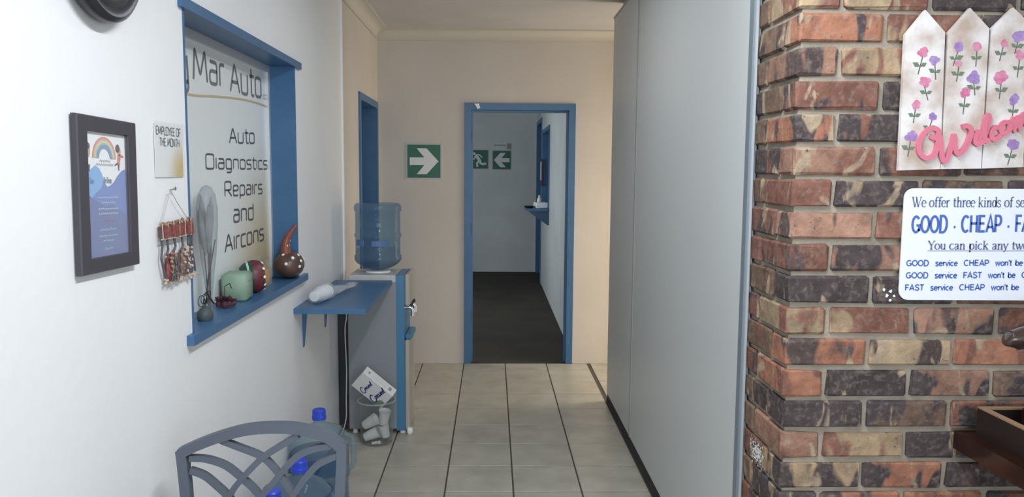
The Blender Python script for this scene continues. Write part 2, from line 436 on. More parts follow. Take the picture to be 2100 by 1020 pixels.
s_cur = crom([(.38,.53),(.30,.64),(.18,.66),(.06,.57),(.08,.42),(.22,.34),(.36,.24),(.38,.10),(.24,0),(.10,.02),(.03,.14)], 3)
SANS = {
 'G': (g(ell(.36,.5,.34,.46,42,325,20), [(.40,.44),(.68,.44),(.68,.10)]), .86), 'O': (g(ell(.37,.5,.36,.46)), .88),
 'D': (g([(.06,.02),(.06,.98),(.30,.98)]+ell(.30,.5,.36,.48,80,-80,10)+[(.30,.02),(.06,.02)]), .84), '-': (g([(.02,.32),(.20,.32)]), .34),
 'C': (g(ell(.36,.5,.34,.46,48,312,18)), .80), 'H': (g([(.06,0),(.06,1)], [(.62,0),(.62,1)], [(.06,.52),(.62,.52)]), .82),
 'E': (g([(.56,.95),(.06,.95),(.06,.05),(.58,.05)], [(.06,.52),(.52,.52)]), .74), 'A': (g([(.0,0),(.34,1),(.68,0)], [(.12,.3),(.56,.3)]), .78),
 'P': (g([(.06,0),(.06,.96),(.36,.96)]+ell(.36,.69,.22,.27,80,-80,8)+[(.06,.42)]), .74), 'F': (g([(.54,.95),(.06,.95),(.06,0)], [(.06,.50),(.48,.50)]), .66),
 'S': (g([(p[0]*1.5+.02, p[1]*1.42+.03) for p in s_cur]), .74), 'T': (g([(0,.95),(.60,.95)], [(.3,.95),(.3,0)]), .70),
 's': (g([tuple(p) for p in s_cur]), .52), 'e': (g([(.05,.36),(.48,.36)], ell(.27,.33,.23,.31,6,318,14)), .60), 'r': (g([(.06,0),(.06,.68)], [(.06,.42),(.14,.58),(.30,.64)]), .38),
 'v': (g([(.02,.68),(.24,.02),(.46,.68)]), .54), 'i': (g([(.06,0),(.06,.68)], [(.06,.88),(.06,1.0)]), .22), 'c': (g(ell(.27,.33,.23,.31,48,312,12)), .56),
 'w': (g([(.0,.68),(.17,.02),(.34,.66),(.51,.02),(.68,.68)]), .78), 'o': (g(ell(.28,.33,.24,.31)), .62), 'n': (g([(.06,0),(.06,.68)], crom([(.06,.45),(.16,.60),(.30,.65),(.42,.56),(.44,.42),(.44,0)],3)), .60),
 't': (g([(.14,.92),(.14,.12),(.20,.04),(.30,.04)], [(0,.64),(.30,.64)]), .40), 'b': (g([(.06,0),(.06,1)], ell(.28,.33,.22,.31)), .60), "'": (g([(.05,1),(.04,.72)]), .16), ' ': (g(), .46)}
def sf(x, y, d=.11): return [(x-d, y), (x+d, y)]
SERIF = {   # (points, width-or-None) strokes; None = broad-nib stroke
 'W': (g(([(.06,.97),(.32,0)],.13), ([(.32,0),(.52,.8)],.06), ([(.44,.97),(.70,0)],.13), ([(.70,0),(.96,.97)],.06), (sf(.06,.98),.05), (sf(.45,.98),.05), (sf(.96,.98),.05)), 1.06),
 'e': (g(([(.05,.38),(.46,.38)],.05), (ell(.26,.33,.22,.32,8,318,14),None)), .50), 'o': (g((ell(.28,.33,.24,.32),None),), .56),
 'f': (g((crom([(.44,.90),(.38,.99),(.27,.95),(.20,.80),(.20,.6),(.20,0)],4),None), ([(.04,.63),(.38,.63)],.05), (sf(.20,.02,.14),.05)), .40),
 'r': (g(([(.14,.64),(.14,0)],.12), (crom([(.16,.46),(.24,.60),(.33,.65),(.40,.60)],3),.09), (sf(.14,.02,.13),.05), ([(.02,.62),(.15,.64)],.05)), .44),
 't': (g((crom([(.18,.86),(.18,.4),(.18,.12),(.25,.02),(.36,.08)],4),None), ([(.04,.63),(.36,.63)],.05)), .40),
 'h': (g(([(.14,1),(.14,0)],.12), (crom([(.16,.48),(.26,.61),(.38,.64),(.46,.55),(.47,.4),(.47,0)],3),None), (sf(.14,.02,.12),.05), (sf(.47,.02,.12),.05), ([(.03,.97),(.15,.99)],.05)), .62),
 'k': (g(([(.14,1),(.14,0)],.12), ([(.46,.63),(.16,.30)],.055), ([(.24,.42),(.50,.01)],.12), (sf(.14,.02,.12),.05), (sf(.50,.02,.10),.05), (sf(.45,.63,.1),.05), ([(.03,.97),(.15,.99)],.05)), .62),
 'i': (g(([(.15,.65),(.15,0)],.12), (ell(.15,.88,.035,.035,0,360,8),.07), (sf(.15,.02,.12),.05), ([(.04,.62),(.16,.64)],.05)), .32),
 'n': (g(([(.14,.64),(.14,0)],.12), (crom([(.16,.46),(.26,.60),(.38,.64),(.46,.55),(.47,.4),(.47,0)],3),None), (sf(.14,.02,.12),.05), (sf(.47,.02,.12),.05), ([(.03,.62),(.15,.64)],.05)), .62),
 'd': (g(([(.45,1),(.45,0)],.12), (ell(.26,.33,.20,.32),None), ([(.45,.02),(.56,.03)],.05), ([(.34,.97),(.46,.99)],.05)), .58),
 's': (g(([tuple(p) for p in s_cur],.085),), .46), 'v': (g(([(.06,.63),(.26,0)],.12), ([(.26,0),(.46,.63)],.055), (sf(.06,.63),.05), (sf(.46,.63),.05)), .52),
 'c': (g((ell(.27,.33,.23,.32,48,318,12),None),), .50), 'w': (g(([(.06,.63),(.24,0)],.12), ([(.24,0),(.40,.6)],.055), ([(.36,.63),(.54,0)],.12), ([(.54,0),(.72,.63)],.055), (sf(.06,.63),.05), (sf(.36,.63,.09),.05), (sf(.72,.63),.05)), .78),
 'Y': (g(([(.08,.97),(.36,.48)],.13), ([(.66,.97),(.38,.48)],.06), ([(.37,.5),(.37,0)],.13), (sf(.09,.98),.05), (sf(.65,.98),.05), (sf(.37,.02,.15),.05)), .70),
 'u': (g((crom([(.14,.64),(.14,.2),(.20,.04),(.32,.02),(.45,.14)],3),None), ([(.46,.64),(.46,0)],.12), ([(.03,.62),(.15,.64)],.05), ([(.36,.62),(.46,.64)],.05), ([(.46,.02),(.57,.03)],.05)), .60),
 'a': (g((crom([(.07,.50),(.14,.62),(.26,.65),(.36,.57),(.38,.42),(.38,.10),(.48,.02)],3),None), (crom([(.38,.38),(.2,.31),(.06,.19),(.10,.04),(.22,.02),(.38,.14)],3),.08)), .52),
 'p': (g(([(.14,.64),(.14,-.28)],.12), (ell(.32,.33,.21,.32),None), (sf(.14,-.27,.12),.05), ([(.03,.62),(.15,.64)],.05)), .60),
 'y': (g(([(.06,.63),(.27,.02)],.12), ([(.46,.63),(.22,-.12),(.12,-.26),(.03,-.22)],.06), (sf(.06,.63),.05), (sf(.46,.63),.05)), .52), ' ': (g(), .34)}
def twidth(font, txt, track=0): return sum(font[c][1]+track for c in txt)
def letters(mb, font, txt, T, x, y, hgt, sx, stroke, off=.0006, r=.0, track=0, slant=0):
    """flat print: glyph strokes as thin ribbons; x,y start of base line, hgt cap height, sx width factor"""
    for ch in txt:
        gl, adv = font[ch]
        for st in gl:
            wid = None
            if font is SERIF: st, wid = st
            st = [tuple(p)[:2] for p in st]
            cl = len(st) > 3 and math.dist(st[0], st[-1]) < 1e-6
            if r: st = rnd(st[:-1] if cl else st, r, cl)
            P = [(x+(p[0]+slant*p[1])*hgt*sx, y+p[1]*hgt) for p in st]
            if font is SERIF and wid is None: mb.ribbon(P, 0, T, off, closed=cl, nib=(.13*hgt*sx*stroke, .05*hgt*stroke))
            else: mb.ribbon(P, (wid*stroke if wid else stroke)*hgt*(sx if font is SERIF else min(1, max(sx, .7))), T, off, closed=cl)
        x += (adv+track)*hgt*sx
    return x

# ================================================================== THE SETTING
XL, YB, XP, HC = -.90, 6.15, .785, 2.64       # left wall, back wall, partition, ceiling height
YF, XR = 11.95, .68                           # far room: end wall, right wall
# --- floor with single tiles
fl = MB(); fl.box((-1.1, -3.3, -.12), (3.5, 6.3, -.004)); floor = fl.build('floor', m_grout)
tag(floor, 'beige square floor tiles with dark grout lines along the hallway', kind='structure')
TS, GX, GY = .333, -.2235, 5.953
def tile_mesh(sx, sy):
    vs, fs = bevbox((sx/2, sy/2, .004), .0015)
    me = bpy.data.meshes.new('tile'); me.from_pydata(vs, [], fs); me.materials.append(m_tile); return me
tcache = {}
def tile(x0, x1, y0, y1):
    k = (round(x1-x0, 3), round(y1-y0, 3))
    if k[0] < .02 or k[1] < .02: return
    if k not in tcache: tcache[k] = tile_mesh(*k)
    o = bpy.data.objects.new('tile', tcache[k]); C.objects.link(o); o.parent = floor
    o.location = Vector(((x0+x1)/2, (y0+y1)/2, -.004+random.uniform(-.0006, .0003))) - wloc(floor)
def tiles(xa, xb, ya, yb):
    for i in range(-4, 12):
        for j in range(-28, 3):
            x0, x1 = GX+i*TS+.004, GX+(i+1)*TS-.004; y0, y1 = GY+j*TS+.004, GY+(j+1)*TS-.004
            x0, x1, y0, y1 = max(x0, xa), min(x1, xb), max(y0, ya), min(y1, yb)
            if x1 > x0 and y1 > y0: tile(x0, x1, y0, y1)
tiles(XL, XP+.01, .3, YB-.002); tiles(XP+.016, 2.2, 5.12, YB-.002)
tiles(XP+.016, 2.0, .3, 2.04)
# --- ceiling, cornices
b = MB(); b.box((-1.1, -3.3, HC), (3.5, 6.3, HC+.1)); tag(b.build('ceiling', m_ceil), 'plain grey painted ceiling', kind='structure')
def cornice(mb, a, bb, inward, s=.085):
    a, bb, n = Vector(a), Vector(bb), Vector(inward); pr = []
    for i in range(7):
        t = PI/2*i/6; pr.append((s*(1-math.sin(t))*.9+.006, -s+s*(1-math.cos(t))*.9))   # cove
    pr = [(0, -s), (.012, -s), (.012, -s+.01)] + [(.012+(s-.024)*(1-math.cos(PI/2*i/6)), -s+.01+(s-.022)*math.sin(PI/2*i/6)) for i in range(7)] + [(s, -.012), (s, 0), (0, 0)]
    N = len(pr); base = len(mb.v)
    for p in (a, bb):
        for q in pr: mb.v.append(p+n*q[0]+Vector((0, 0, HC+q[1])))
    for i in range(N):
        j = (i+1) % N; mb.face(base+i, base+j, base+N+j, base+N+i)
    mb.face(*[base+i for i in range(N)]); mb.face(*[base+N+i for i in range(N-1, -1, -1)])
c1 = MB(); cornice(c1, (XL, YB, 0), (2.6, YB, 0), (0, -1, 0)); tag(c1.build('trim_1', m_corn, smooth=35), 'cream cove cornice along the top of the back wall', kind='structure')
c1 = MB(); cornice(c1, (XL, -3.2, 0), (XL, YB-.086, 0), (1, 0, 0)); tag(c1.build('trim_2', m_corn, smooth=35), 'cream cove cornice along the top of the left wall', kind='structure')
HP = 2.552                                    # the partition stops short of the ceiling
# --- left wall with the hatch opening and the side door opening
WY0, WY1, WZ0, WZ1 = 2.315, 3.595, 1.05, 2.025
DY0, DY1, DZ = 5.27, 6.10, 2.075
b = MB(); X0 = -1.10
b.box((X0, -3.3, 0), (XL, WY0, HC)); b.box((X0, WY0, 0), (XL, WY1, WZ0)); b.box((X0, WY0, WZ1), (XL, WY1, HC))
b.box((X0, WY1, 0), (XL, 4.683, HC))
tag(b.build('wall_left', m_wall), 'white painted plaster wall on the left with blue hatch', kind='structure')
b = MB(); b.box((X0, 4.683, 0), (XL, DY0, HC)); b.box((X0, DY0, DZ), (XL, DY1, HC)); b.box((X0, DY1, 0), (XL, 6.3, HC))
tag(b.build('wall_left_end', m_cream), 'cream end stretch of the left wall around the dark blue door', kind='structure')
b = MB(); b.box((XL, 4.672, .0), (XL+.010, 4.694, HC-.085)); tag(b.build('trim_4', m_wall), 'thin white vertical cover strip on the left wall', kind='structure')
# --- back wall with doorway
BX0, BX1, BZ = -.222, .652, 2.083
b = MB(); b.box((XL, YB, 0), (BX0, YB+.12, HC)); b.box((BX1, YB, 0), (3.5, YB+.12, HC)); b.box((BX0, YB, BZ), (BX1, YB+.12, HC))
tag(b.build('wall_back', m_cream), 'cream plaster wall at the end of the hallway', kind='structure')
# doorway frame
d1 = MB(); fwd = .052
d1.box((BX0, YB-.012, 0), (BX0+fwd, YB+.13, BZ)).box((BX1-fwd, YB-.012, 0), (BX1, YB+.13, BZ)).box((BX0+fwd, YB-.012, BZ-fwd), (BX1-fwd, YB+.13, BZ))
d1.box((BX0+fwd, YB+.05, 0), (BX0+fwd+.014, YB+.09, BZ-fwd)).box((BX1-fwd-.014, YB+.05, 0), (BX1-fwd, YB+.09, BZ-fwd)).box((BX0+fwd+.014, YB+.05, BZ-fwd-.014), (BX1-fwd-.014, YB+.09, BZ-fwd))
door1 = d1.build('door_1', m_blue); tag(door1, 'blue steel frame of the open doorway in the back wall', kind='structure')
b = MB()
for hz in (.35, 1.05, 1.78): b.box((BX0+fwd, YB+.012, hz), (BX0+fwd+.006, YB+.04, hz+.09))
b.build('hinge', m_blued, door1)
p = at(979, 216, 1, YB-.014); b = MB(); b.add([p+Vector(q) for q in ((-.025,0,.012),(.012,0,.012),(.022,0,-.02),(.002,0,-.03),(-.01,0,-.008),(-.025,-.012,.012),(.012,-.012,.012),(.022,-.012,-.02),(.002,-.012,-.03),(-.01,-.012,-.008))],
      [(0,1,2,3,4),(9,8,7,6,5),(0,5,6,1),(1,6,7,2),(2,7,8,3),(3,8,9,4),(4,9,5,0)]); b.build('plaster_scrap', m_white, door1)
# side door in the left wall (closed leaf, deep blue)
d2 = MB(); q = .05
d2.box((X0+.03, DY0, 0), (XL+.012, DY0+q, DZ)).box((X0+.03, DY1-q, 0), (XL+.012, DY1, DZ)).box((X0+.03, DY0+q, DZ-q), (XL+.012, DY1-q, DZ))
door2 = d2.build('door_2', m_blue); tag(door2, 'blue framed dark door in the left wall behind the water cooler', kind='structure')
b = MB(); b.box((X0+.05, DY0+q+.003, .008), (X0+.09, DY1-q-.003, DZ-q-.003)); leaf = b.build('door_leaf', m_blued, door2)
b = MB()
for z0, z1 in ((.2, .95), (1.1, 1.9)): b.box((X0+.09, DY0+q+.12, z0), (X0+.096, DY1-q-.12, z1))
b.build('door_panel', m_blued, leaf)
b = MB(); b.tube([(X0+.09, DY0+.14, 1.02), (X0+.13, DY0+.14, 1.02), (X0+.135, DY0+.24, 1.02)], .009); b.build('door_handle', m_chrome, leaf, 40)
# --- hatch: blue reveal, lintel board, sill, printed pane
GXp = at(553, 340, 1, WY1)[0]
win = bpy.data.objects.new('window_1', None); C.objects.link(win); win.location = (XL, (WY0+WY1)/2, WZ0)
tag(win, 'blue painted hatch window with printed pane in the left wall', kind='structure')
b = MB(); b.box((GXp-.02, WY0, WZ0), (XL+.002, WY0+.012, WZ1)); b.build('jamb', m_blue, win)
b = MB(); b.box((GXp-.02, WY1-.012, WZ0), (XL+.002, WY1, WZ1)); b.build('jamb', m_blue, win)
b = MB(); b.box((GXp-.02, WY0+.012, WZ1-.012), (XL, WY1-.012, WZ1)).box((XL, WY0-.03, WZ1-.016), (XL+.014, WY1+.075, WZ1+.014)); b.build('lintel_board', m_blue, win)
b = MB(); b.box((GXp-.02, WY0+.012, WZ0-.012), (XL, WY1-.012, WZ0+.006)).box((XL, WY0-.045, WZ0-.024), (XL+.022, WY1+.10, WZ0+.006)); b.build('sill', m_blue, win)
SILL = WZ0+.006
b = MB(); b.box((GXp-.012, WY0+.012, WZ1-.042), (GXp+.012, WY1-.012, WZ1-.012)).box((GXp-.012, WY1-.034, SILL), (GXp+.012, WY1-.012, WZ1-.042)).box((GXp-.012, WY0+.012, SILL), (GXp+.012, WY0+.034, WZ1-.042))
b.build('window_frame', m_alul, win)
m_pane = print_mat('printed_pane', (.74,.77,.77), (.52,.42,.23), .62, .06, .08, .66)
b = MB(); b.box((GXp-.006, WY0+.034, SILL), (GXp, WY1-.034, WZ1-.042)); pane = b.build('pane', m_pane, win)
Tp = lambda u, v, w=0: Vector((GXp+w, u, v))
def pp(px, py): p = at(px, py, 0, GXp); return (p.y, p.z)
# white banner band above a thin gold swoosh
sw = [pp(*q) for q in ((388,194),(440,198),(490,203),(525,211),(551,220))]; sw = [(WY0+.034, sw[0][1]+.004)]+sw
sw[-1] = (WY1-.034, sw[-1][1]); swc = [tuple(p) for p in crom(sw, 5)]
b = MB()
for i in range(len(swc)-1):
    b.flat([swc[i], swc[i+1], (swc[i+1][0], WZ1-.042), (swc[i][0], WZ1-.042)], Tp, .0008)
b.build('banner_band', M('white_banner_print', (.74,.76,.76), .4), pane)
b = MB(); b.ribbon(swc, .008, Tp, .0014); b.build('gold_swoosh', m_gold, pane)
def pane_text(txt, x0, x1, ytop, ybase_l, mat, capc, stroke=.115, off=.002):
    """fit a line of print to where it stands on the pane"""
    a = pp(x0, ybase_l[0]); e = pp(x1, ybase_l[1]); top = pp(x0, ytop)
    h = (top[1]-a[1])/capc
    ww = twidth(TECH, txt)-(TECH[txt[-1]][1]-max(p[0] for s_ in TECH[txt[-1]][0] for p in s_))
    sx = (e[0]-a[0])/(ww*h); ang = math.atan2(e[1]-a[1], e[0]-a[0])
    T = lambda u, v, w=0: Tp(a[0]+u*math.cos(ang)-v*math.sin(ang), a[1]+u*math.sin(ang)+v*math.cos(ang), w)
    mb = MB(); letters(mb, TECH, txt, T, 0, 0, h, sx, stroke, off, .16); mb.build('lettering', mat, pane)
pane_text('Mar', 396, 460, 96, (162, 178), m_ink2, 1, .12); pane_text('Auto', 472, 535, 128, (187, 200), m_ink2, 1, .12)
pane_text('y', 365, 385, 105, (166, 168), m_ink2, .8, .12); pane_text('cc', 539, 546, 194, (202, 204), m_ink2, .72, .12)
pane_text('Auto', 470, 521, 262, (293, 294), m_ink, 1, .12); pane_text('Diagnostics,', 422, 551, 316, (346, 347), m_ink, 1, .12)
pane_text('Repairs', 461, 537, 373, (403, 397), m_ink, 1, .12); pane_text('and', 479, 519, 428, (456, 450), m_ink, .8, .12)
pane_text('Aircons', 461, 540, 481, (518, 492), m_ink, 1, .12)
# --- right partition: boards, end channel, floor channel
b = MB(); b.box((XP+.008, 2.40, .0), (XP+.055, 5.12, HP-.012)); part = b.build('wall_right', m_alu); tag(part, 'tall pale grey board partition on the right of the hallway', kind='structure')
seam = at(1300, 500, 0, XP)[1]
for ya, yb in ((2.392, seam-.0015), (seam+.0015, 5.125)):
    b = MB(); b.box((XP, ya, .055), (XP+.010, yb, HP-.012)); b.build('panel', m_part, part)
b = MB(); b.box((XP-.0035, seam-.012, .055), (XP, seam+.012, HP-.012)); b.build('joint_strip', M('grey_joint_strip', (.36,.375,.375), .5), part)
b = MB(); b.box((XP-.004, 2.36, HP-.012), (XP+.06, 5.13, HP)); b.build('top_cap', m_corn, part)
b = MB(); b.box((XP-.004, 2.36, 0), (XP-.001, 2.395, HP-.012)).box((XP-.001, 2.36, 0), (XP+.020, 2.40, HP-.012)); b.build('end_channel', m_alu, part)
b = MB(); b.box((XP+.0035, 2.352, 0), (XP+.010, 2.362, HP)); b.build('channel_edge', m_alul, part)
b = MB(); b.box((XP+.002, 2.40, .0), (XP+.008, 5.12, .055)).box((XP-.006, 2.40, 0), (XP+.002, 5.10, .022)); b.build('floor_channel', m_dark, part)
# --- brick pier
YBR, XBR = 2.05, .800
b = MB(); b.box((XBR+.010, YBR+.010, 0), (2.0, YBR+.345, HC)); brickwall = b.build('wall_brick', m_mortar); tag(brickwall, 'multicoloured clinker brick pier with grey mortar joints', kind='structure')
COL = {'o': (.30,.138,.088), 'r': (.19,.092,.069), 'd': (.072,.058,.060), 'c': (.34,.26,.17), 'p': (.31,.18,.13), 'b': (.165,.11,.08)}
ROWS = {0:'ccdd',1:'ordr',2:'prbd',3:'rdrb',4:'odrp',5:'prpr',6:'rdbr',7:'prdo',8:'rpdr',9:'ddbr',10:'crpd',11:'ocor',12:'odpb',13:'dbrd',14:'prdr',15:'dodb'}
BL, BH, BD, J = .222, .0735, .106, .0125
bvar = {}
def brick_mesh(kind, i):
    key = (kind, i)
    if key in bvar: return bvar[key]
    rr = random.Random(i*13+{'s':1,'h':2,'y':3}[kind]*101)
    h = {'s': (BL/2, BD/2, BH/2), 'h': (BD/2, BD/2, BH/2), 'y': (BD/2, BL/2, BH/2)}[kind]
    vs, fs = bevbox(h, .006)
    vs = [(p[0]+rr.uniform(-.0028,.0028), p[1]+rr.uniform(-.0018,.0018), p[2]+rr.uniform(-.0028,.0028)) for p in vs]
    me = bpy.data.meshes.new('brick'); me.from_pydata(vs, [], fs); me.materials.append(m_brick); bvar[key] = me; return me
nb = 0
def brick(kind, x, y, z, col):
    global nb; nb += 1
    o = bpy.data.objects.new('brick', brick_mesh(kind, random.randrange(7))); C.objects.link(o); o.parent = brickwall
    o.location = Vector((x, y+random.uniform(-.003, .002), z)) - wloc(brickwall)
    c = COL[col]; k = random.uniform(.82, 1.18); o.color = (c[0]*k, c[1]*k, c[2]*k, 1)
for k in range(-7, 23):
    z = 1.978-.0867*k+BH/2
    if z+BH/2 > HC-.003 or z-BH/2 < .002: continue
    cols = ROWS.get(k, ''.join(random.choice('ordcpbd') for _ in range(4))); ci = 0
    x = XBR
    if k % 2:
        brick('s', x+BL/2, YBR+BD/2, z, cols[0]); brick('y', x+BD/2, YBR+BD+J+BL/2, z, random.choice('bdrb')); x += BL+J
    else:
        brick('y', x+BD/2, YBR+BL/2, z, cols[0]); brick('h', x+BD/2, YBR+BL+J+BD/2, z, random.choice('dbbr')); x += BD+J
    ci = 1
    while x+BL < 2.0:
        brick('s', x+BL/2, YBR+BD/2, z, cols[ci] if ci < len(cols) else random.choice('ordcpb')); ci += 1; x += BL+J
# splashes of white paint on a few bricks
def splash(T, n, su, sv, r0, r1, seed):
    rr = random.Random(seed); mb = MB()
    for _ in range(n):
        u, v, r = rr.gauss(0, su), rr.gauss(0, sv), rr.uniform(r0, r1); u = max(-2*su, min(2*su, u)); v = max(-2*sv, min(2*sv, v))
        mb.flat([(u+r*rr.uniform(.5,1.3)*math.cos(2*PI*k/6), v+r*rr.uniform(.5,1.3)*math.sin(2*PI*k/6)) for k in range(6)], T, rr.uniform(.0005,.0012))
    tag(mb.build('paint_splash', m_dot, brickwall), kind='stuff')
q = at(1552, 930, 0, XBR-.004); splash(lambda u, v, w=0: Vector((XBR-.0035-w, q.y-u, q.z+v)), 230, .028, .018, .0012, .0046, 5)
q1 = at(1822, 605, 1, YBR-.004); splash(lambda u, v, w=0: Vector((q1.x+u, YBR-.0035-w, q1.z+v)), 5, .012, .008, .003, .006, 6)
# --- rest of the front room (behind and beside the camera) and the passage
b = MB(); b.box((2.0, YBR, 0), (3.5, YBR+.345, HC)); tag(b.build('wall_front', m_wall), 'plain wall continuing right of the brick pier', kind='structure')
b = MB(); b.box((3.4, -3.3, 0), (3.5, YBR, HC)).box((3.4, YBR+.345, 0), (3.5, 5.12, HC)); tag(b.build('wall_side', m_wall), 'white wall on the far right side', kind='structure')
b = MB(); b.box((XP+.055, 5.02, 0), (3.4, 5.12, HC)).box((2.15, 5.12, 2.05), (2.25, YB, HC)).box((2.15, 6.03, 0), (2.25, YB, 2.05)).box((2.15, 5.12, 0), (2.25, 5.17, 2.05)); tag(b.build('wall_passage', m_cream), 'cream wall of the side passage behind the partition', kind='structure')
b = MB(); b.box((-.9, -3.3, 0), (-.5, -3.2, HC)).box((2.9, -3.3, 0), (3.4, -3.2, HC)).box((-.5, -3.3, 0), (2.9, -3.2, .45)).box((-.5, -3.3, 2.45), (2.9, -3.2, HC)); tag(b.build('wall_rear', m_wall), 'white shop front wall behind the camera', kind='structure')
# --- far room
b = MB(); b.box((-3.0, YB+.12, -.12), (XR+.3, YF+.2, -.003)).box((BX0, YB, -.12), (BX1, YB+.12, -.003)); tag(b.build('floor_far', m_carpet), 'dark brown floor of the room beyond the doorway', kind='structure')
b = MB(); b.box((-3.0, YB+.12, 2.85), (XR+.3, YF+.2, 2.95)); tag(b.build('ceiling_far', m_ceil), 'ceiling of the room beyond the doorway', kind='structure')
b = MB(); b.box((-3.0, YF, 0), (XR, YF+.1, 2.85)); tag(b.build('wall_far', m_far), 'grey end wall of the room beyond the doorway', kind='structure')
b = MB(); b.box((-3.1, YB+.12, 0), (-3.0, YF, 2.85)); tag(b.build('wall_far_left', m_far), 'left wall of the room beyond the doorway', kind='structure')
hy0, hy1 = at(1128, 300, 0, XR)[1], at(1113.5, 300, 0, XR)[1]; hz0, hz1 = 1.10, at(1128, 256, 0, XR)[2]
fy0, fy1, fz = at(1111.5, 300, 0, XR)[1], YF-.06, 2.30
b = MB()
b.box((XR, YB+.12, 0), (XR+.12, hy0, 2.85)).box((XR, hy0, 0), (XR+.12, hy1, hz0)).box((XR, hy0, hz1), (XR+.12, hy1, 2.85)).box((XR, hy1, 0), (XR+.12, fy0, 2.85)).box((XR, fy0, fz), (XR+.12, fy1, 2.85)).box((XR, fy1, 0), (XR+.12, YF+.1, 2.85))
tag(b.build('wall_far_right', m_far), 'grey right wall of the room beyond the doorway', kind='structure')
b = MB(); b.box((XR-.012, fy0, 0), (XR+.10, fy0+.06, fz)).box((XR-.012, fy1-.06, 0), (XR+.10, fy1, fz)).box((XR-.012, fy0+.06, fz-.06), (XR+.10, fy1-.06, fz))
door3 = b.build('door_3', m_blue); tag(door3, 'narrow blue door frame at the far end of the inner room', kind='structure')
b = MB(); b.box((XR+.06, fy0+.06, .01), (XR+.10, fy1-.06, fz-.06)); b.build('door_leaf', m_blued, door3)
b = MB(); b.box((XR-.012, hy0, hz0), (XR+.10, hy0+.05, hz1)).box((XR-.012, hy1-.05, hz0), (XR+.10, hy1, hz1)).box((XR-.012, hy0+.05, hz1-.05), (XR+.10, hy1-.05, hz1)).box((XR-.012, hy0+.05, hz0), (XR+.10, hy1-.05, hz0+.03))
win2 = b.build('window_2', m_blue); tag(win2, 'blue framed service hatch in the inner room', kind='structure')
b = MB(); b.box((XR+.07, hy0+.05, hz0+.03), (XR+.08, hy1-.05, hz1-.05)); b.build('pane', M('dull_hatch_glass', (.30,.33,.36), .2), win2)

# ================================================================== THINGS
# --- wall clock (its lower rim shows)
ck = thing('wall_clock', (XL, 1.805, 1.873), 'round black wall clock high on the white wall, cut by the top edge', 'clock')
cz = 1.873+.17; mY = Matrix.Rotation(PI/2, 3, 'Y')
b = MB(); b.lathe([(.150,0),(.160,.004),(.168,.014),(.170,.028),(.166,.040),(.156,.048),(.144,.047),(.136,.040),(.128,.044),(.108,.043),(.096,.036),(.090,.026)], (XL, 1.805, cz), 56, mY, True, False); b.build('rim', m_black, ck, 40)
b = MB(); b.lathe([(.092,.020),(.092,.024)], (XL, 1.805, cz), 48, mY); face = b.build('dial', m_paper, ck)
b = MB(); Tc = T_left(1.805, cz, XL+.0246)
for i in range(12):
    a = 2*PI*i/12; b = MB(); b.ribbon([(.068*math.sin(a), .068*math.cos(a)), (.084*math.sin(a), .084*math.cos(a))], .007, Tc, 0); b.build('hour_mark', m_black, face)
b = MB(); b.ribbon([(0,-.015),(-.045,.025)], .009, Tc, .002, .004); b.build('hour_hand', m_black, ck)
b = MB(); b.ribbon([(0,-.02),(.04,.07)], .006, Tc, .005, .007); b.build('minute_hand', m_black, ck)

# --- framed certificate
px0 = XL+.004; fyc, fzc, fW, fH = 1.816, 1.486, .272, .350
pf = thing('picture_frame', (XL, fyc, fzc-fH/2), 'charcoal framed rainbow certificate hanging under the clock', 'picture')
Tf = rot2(T_left(fyc, fzc, px0), math.radians(-1.1)); bw, bv = .041, .034
b = MB()
outer = [(-fW/2,-fH/2),(fW/2,-fH/2),(fW/2,fH/2),(-fW/2,fH/2)]; inner = [(-fW/2+bw,-fH/2+bv),(fW/2-bw,-fH/2+bv),(fW/2-bw,fH/2-bv),(-fW/2+bw,fH/2-bv)]
rings = [[Tf(*p, 0) for p in outer], [Tf(*p, .011) for p in outer], [Tf(p[0]*.985, p[1]*.988, .014) for p in outer], [Tf(p[0]*1.01, p[1]*1.01, .014) for p in inner], [Tf(*p, .010) for p in inner], [Tf(*p, 0) for p in inner]]
for rg in rings: b.v += rg
for k in range(6):
    for i in range(4):
        j = (i+1) % 4; k2 = (k+1) % 6; b.face(k*4+i, k*4+j, k2*4+j, k2*4+i)
b.build('frame', m_frame, pf)
iw, ih = fW-2*bw, fH-2*bv
b = MB(); b.prism(inner, Tf, .001, .004); paper = b.build('print', m_paper, pf)
S = lambda u, v: ((u-.5)*iw, (v-.5)*ih)         # 0..1 on the print, v up
wv = [S(*q) for q in [(0,0),(1,0),(1,.715),(.9,.70),(.78,.655),(.68,.60),(.60,.575),(.52,.565),(.45,.60),(.40,.665),(.33,.715),(.24,.735),(.13,.70),(.06,.66),(0,.645)]]
b = MB(); b.flat(wv, Tf, .0045); b.build('blue_wave', M('periwinkle_print', (.17,.24,.50), .6), paper)
wv2 = [S(*q) for q in [(0,.42),(0,.645),(.06,.66),(.13,.70),(.24,.735),(.33,.715),(.40,.665),(.43,.61),(.36,.55),(.2,.50),(.1,.44)]]
b = MB(); b.flat(wv2, Tf, .0048); b.build('light_wave', M('sky_blue_print', (.22,.40,.66), .6), paper)
wv3 = [S(*q) for q in [(0,0),(1,0),(1,.30),(.85,.36),(.62,.42),(.45,.40),(.25,.45),(.1,.49),(0,.50)]]
b = MB(); b.flat(wv3, Tf, .0051); b.build('dusk_hill', M('slate_violet_print', (.155,.19,.36), .6), paper)
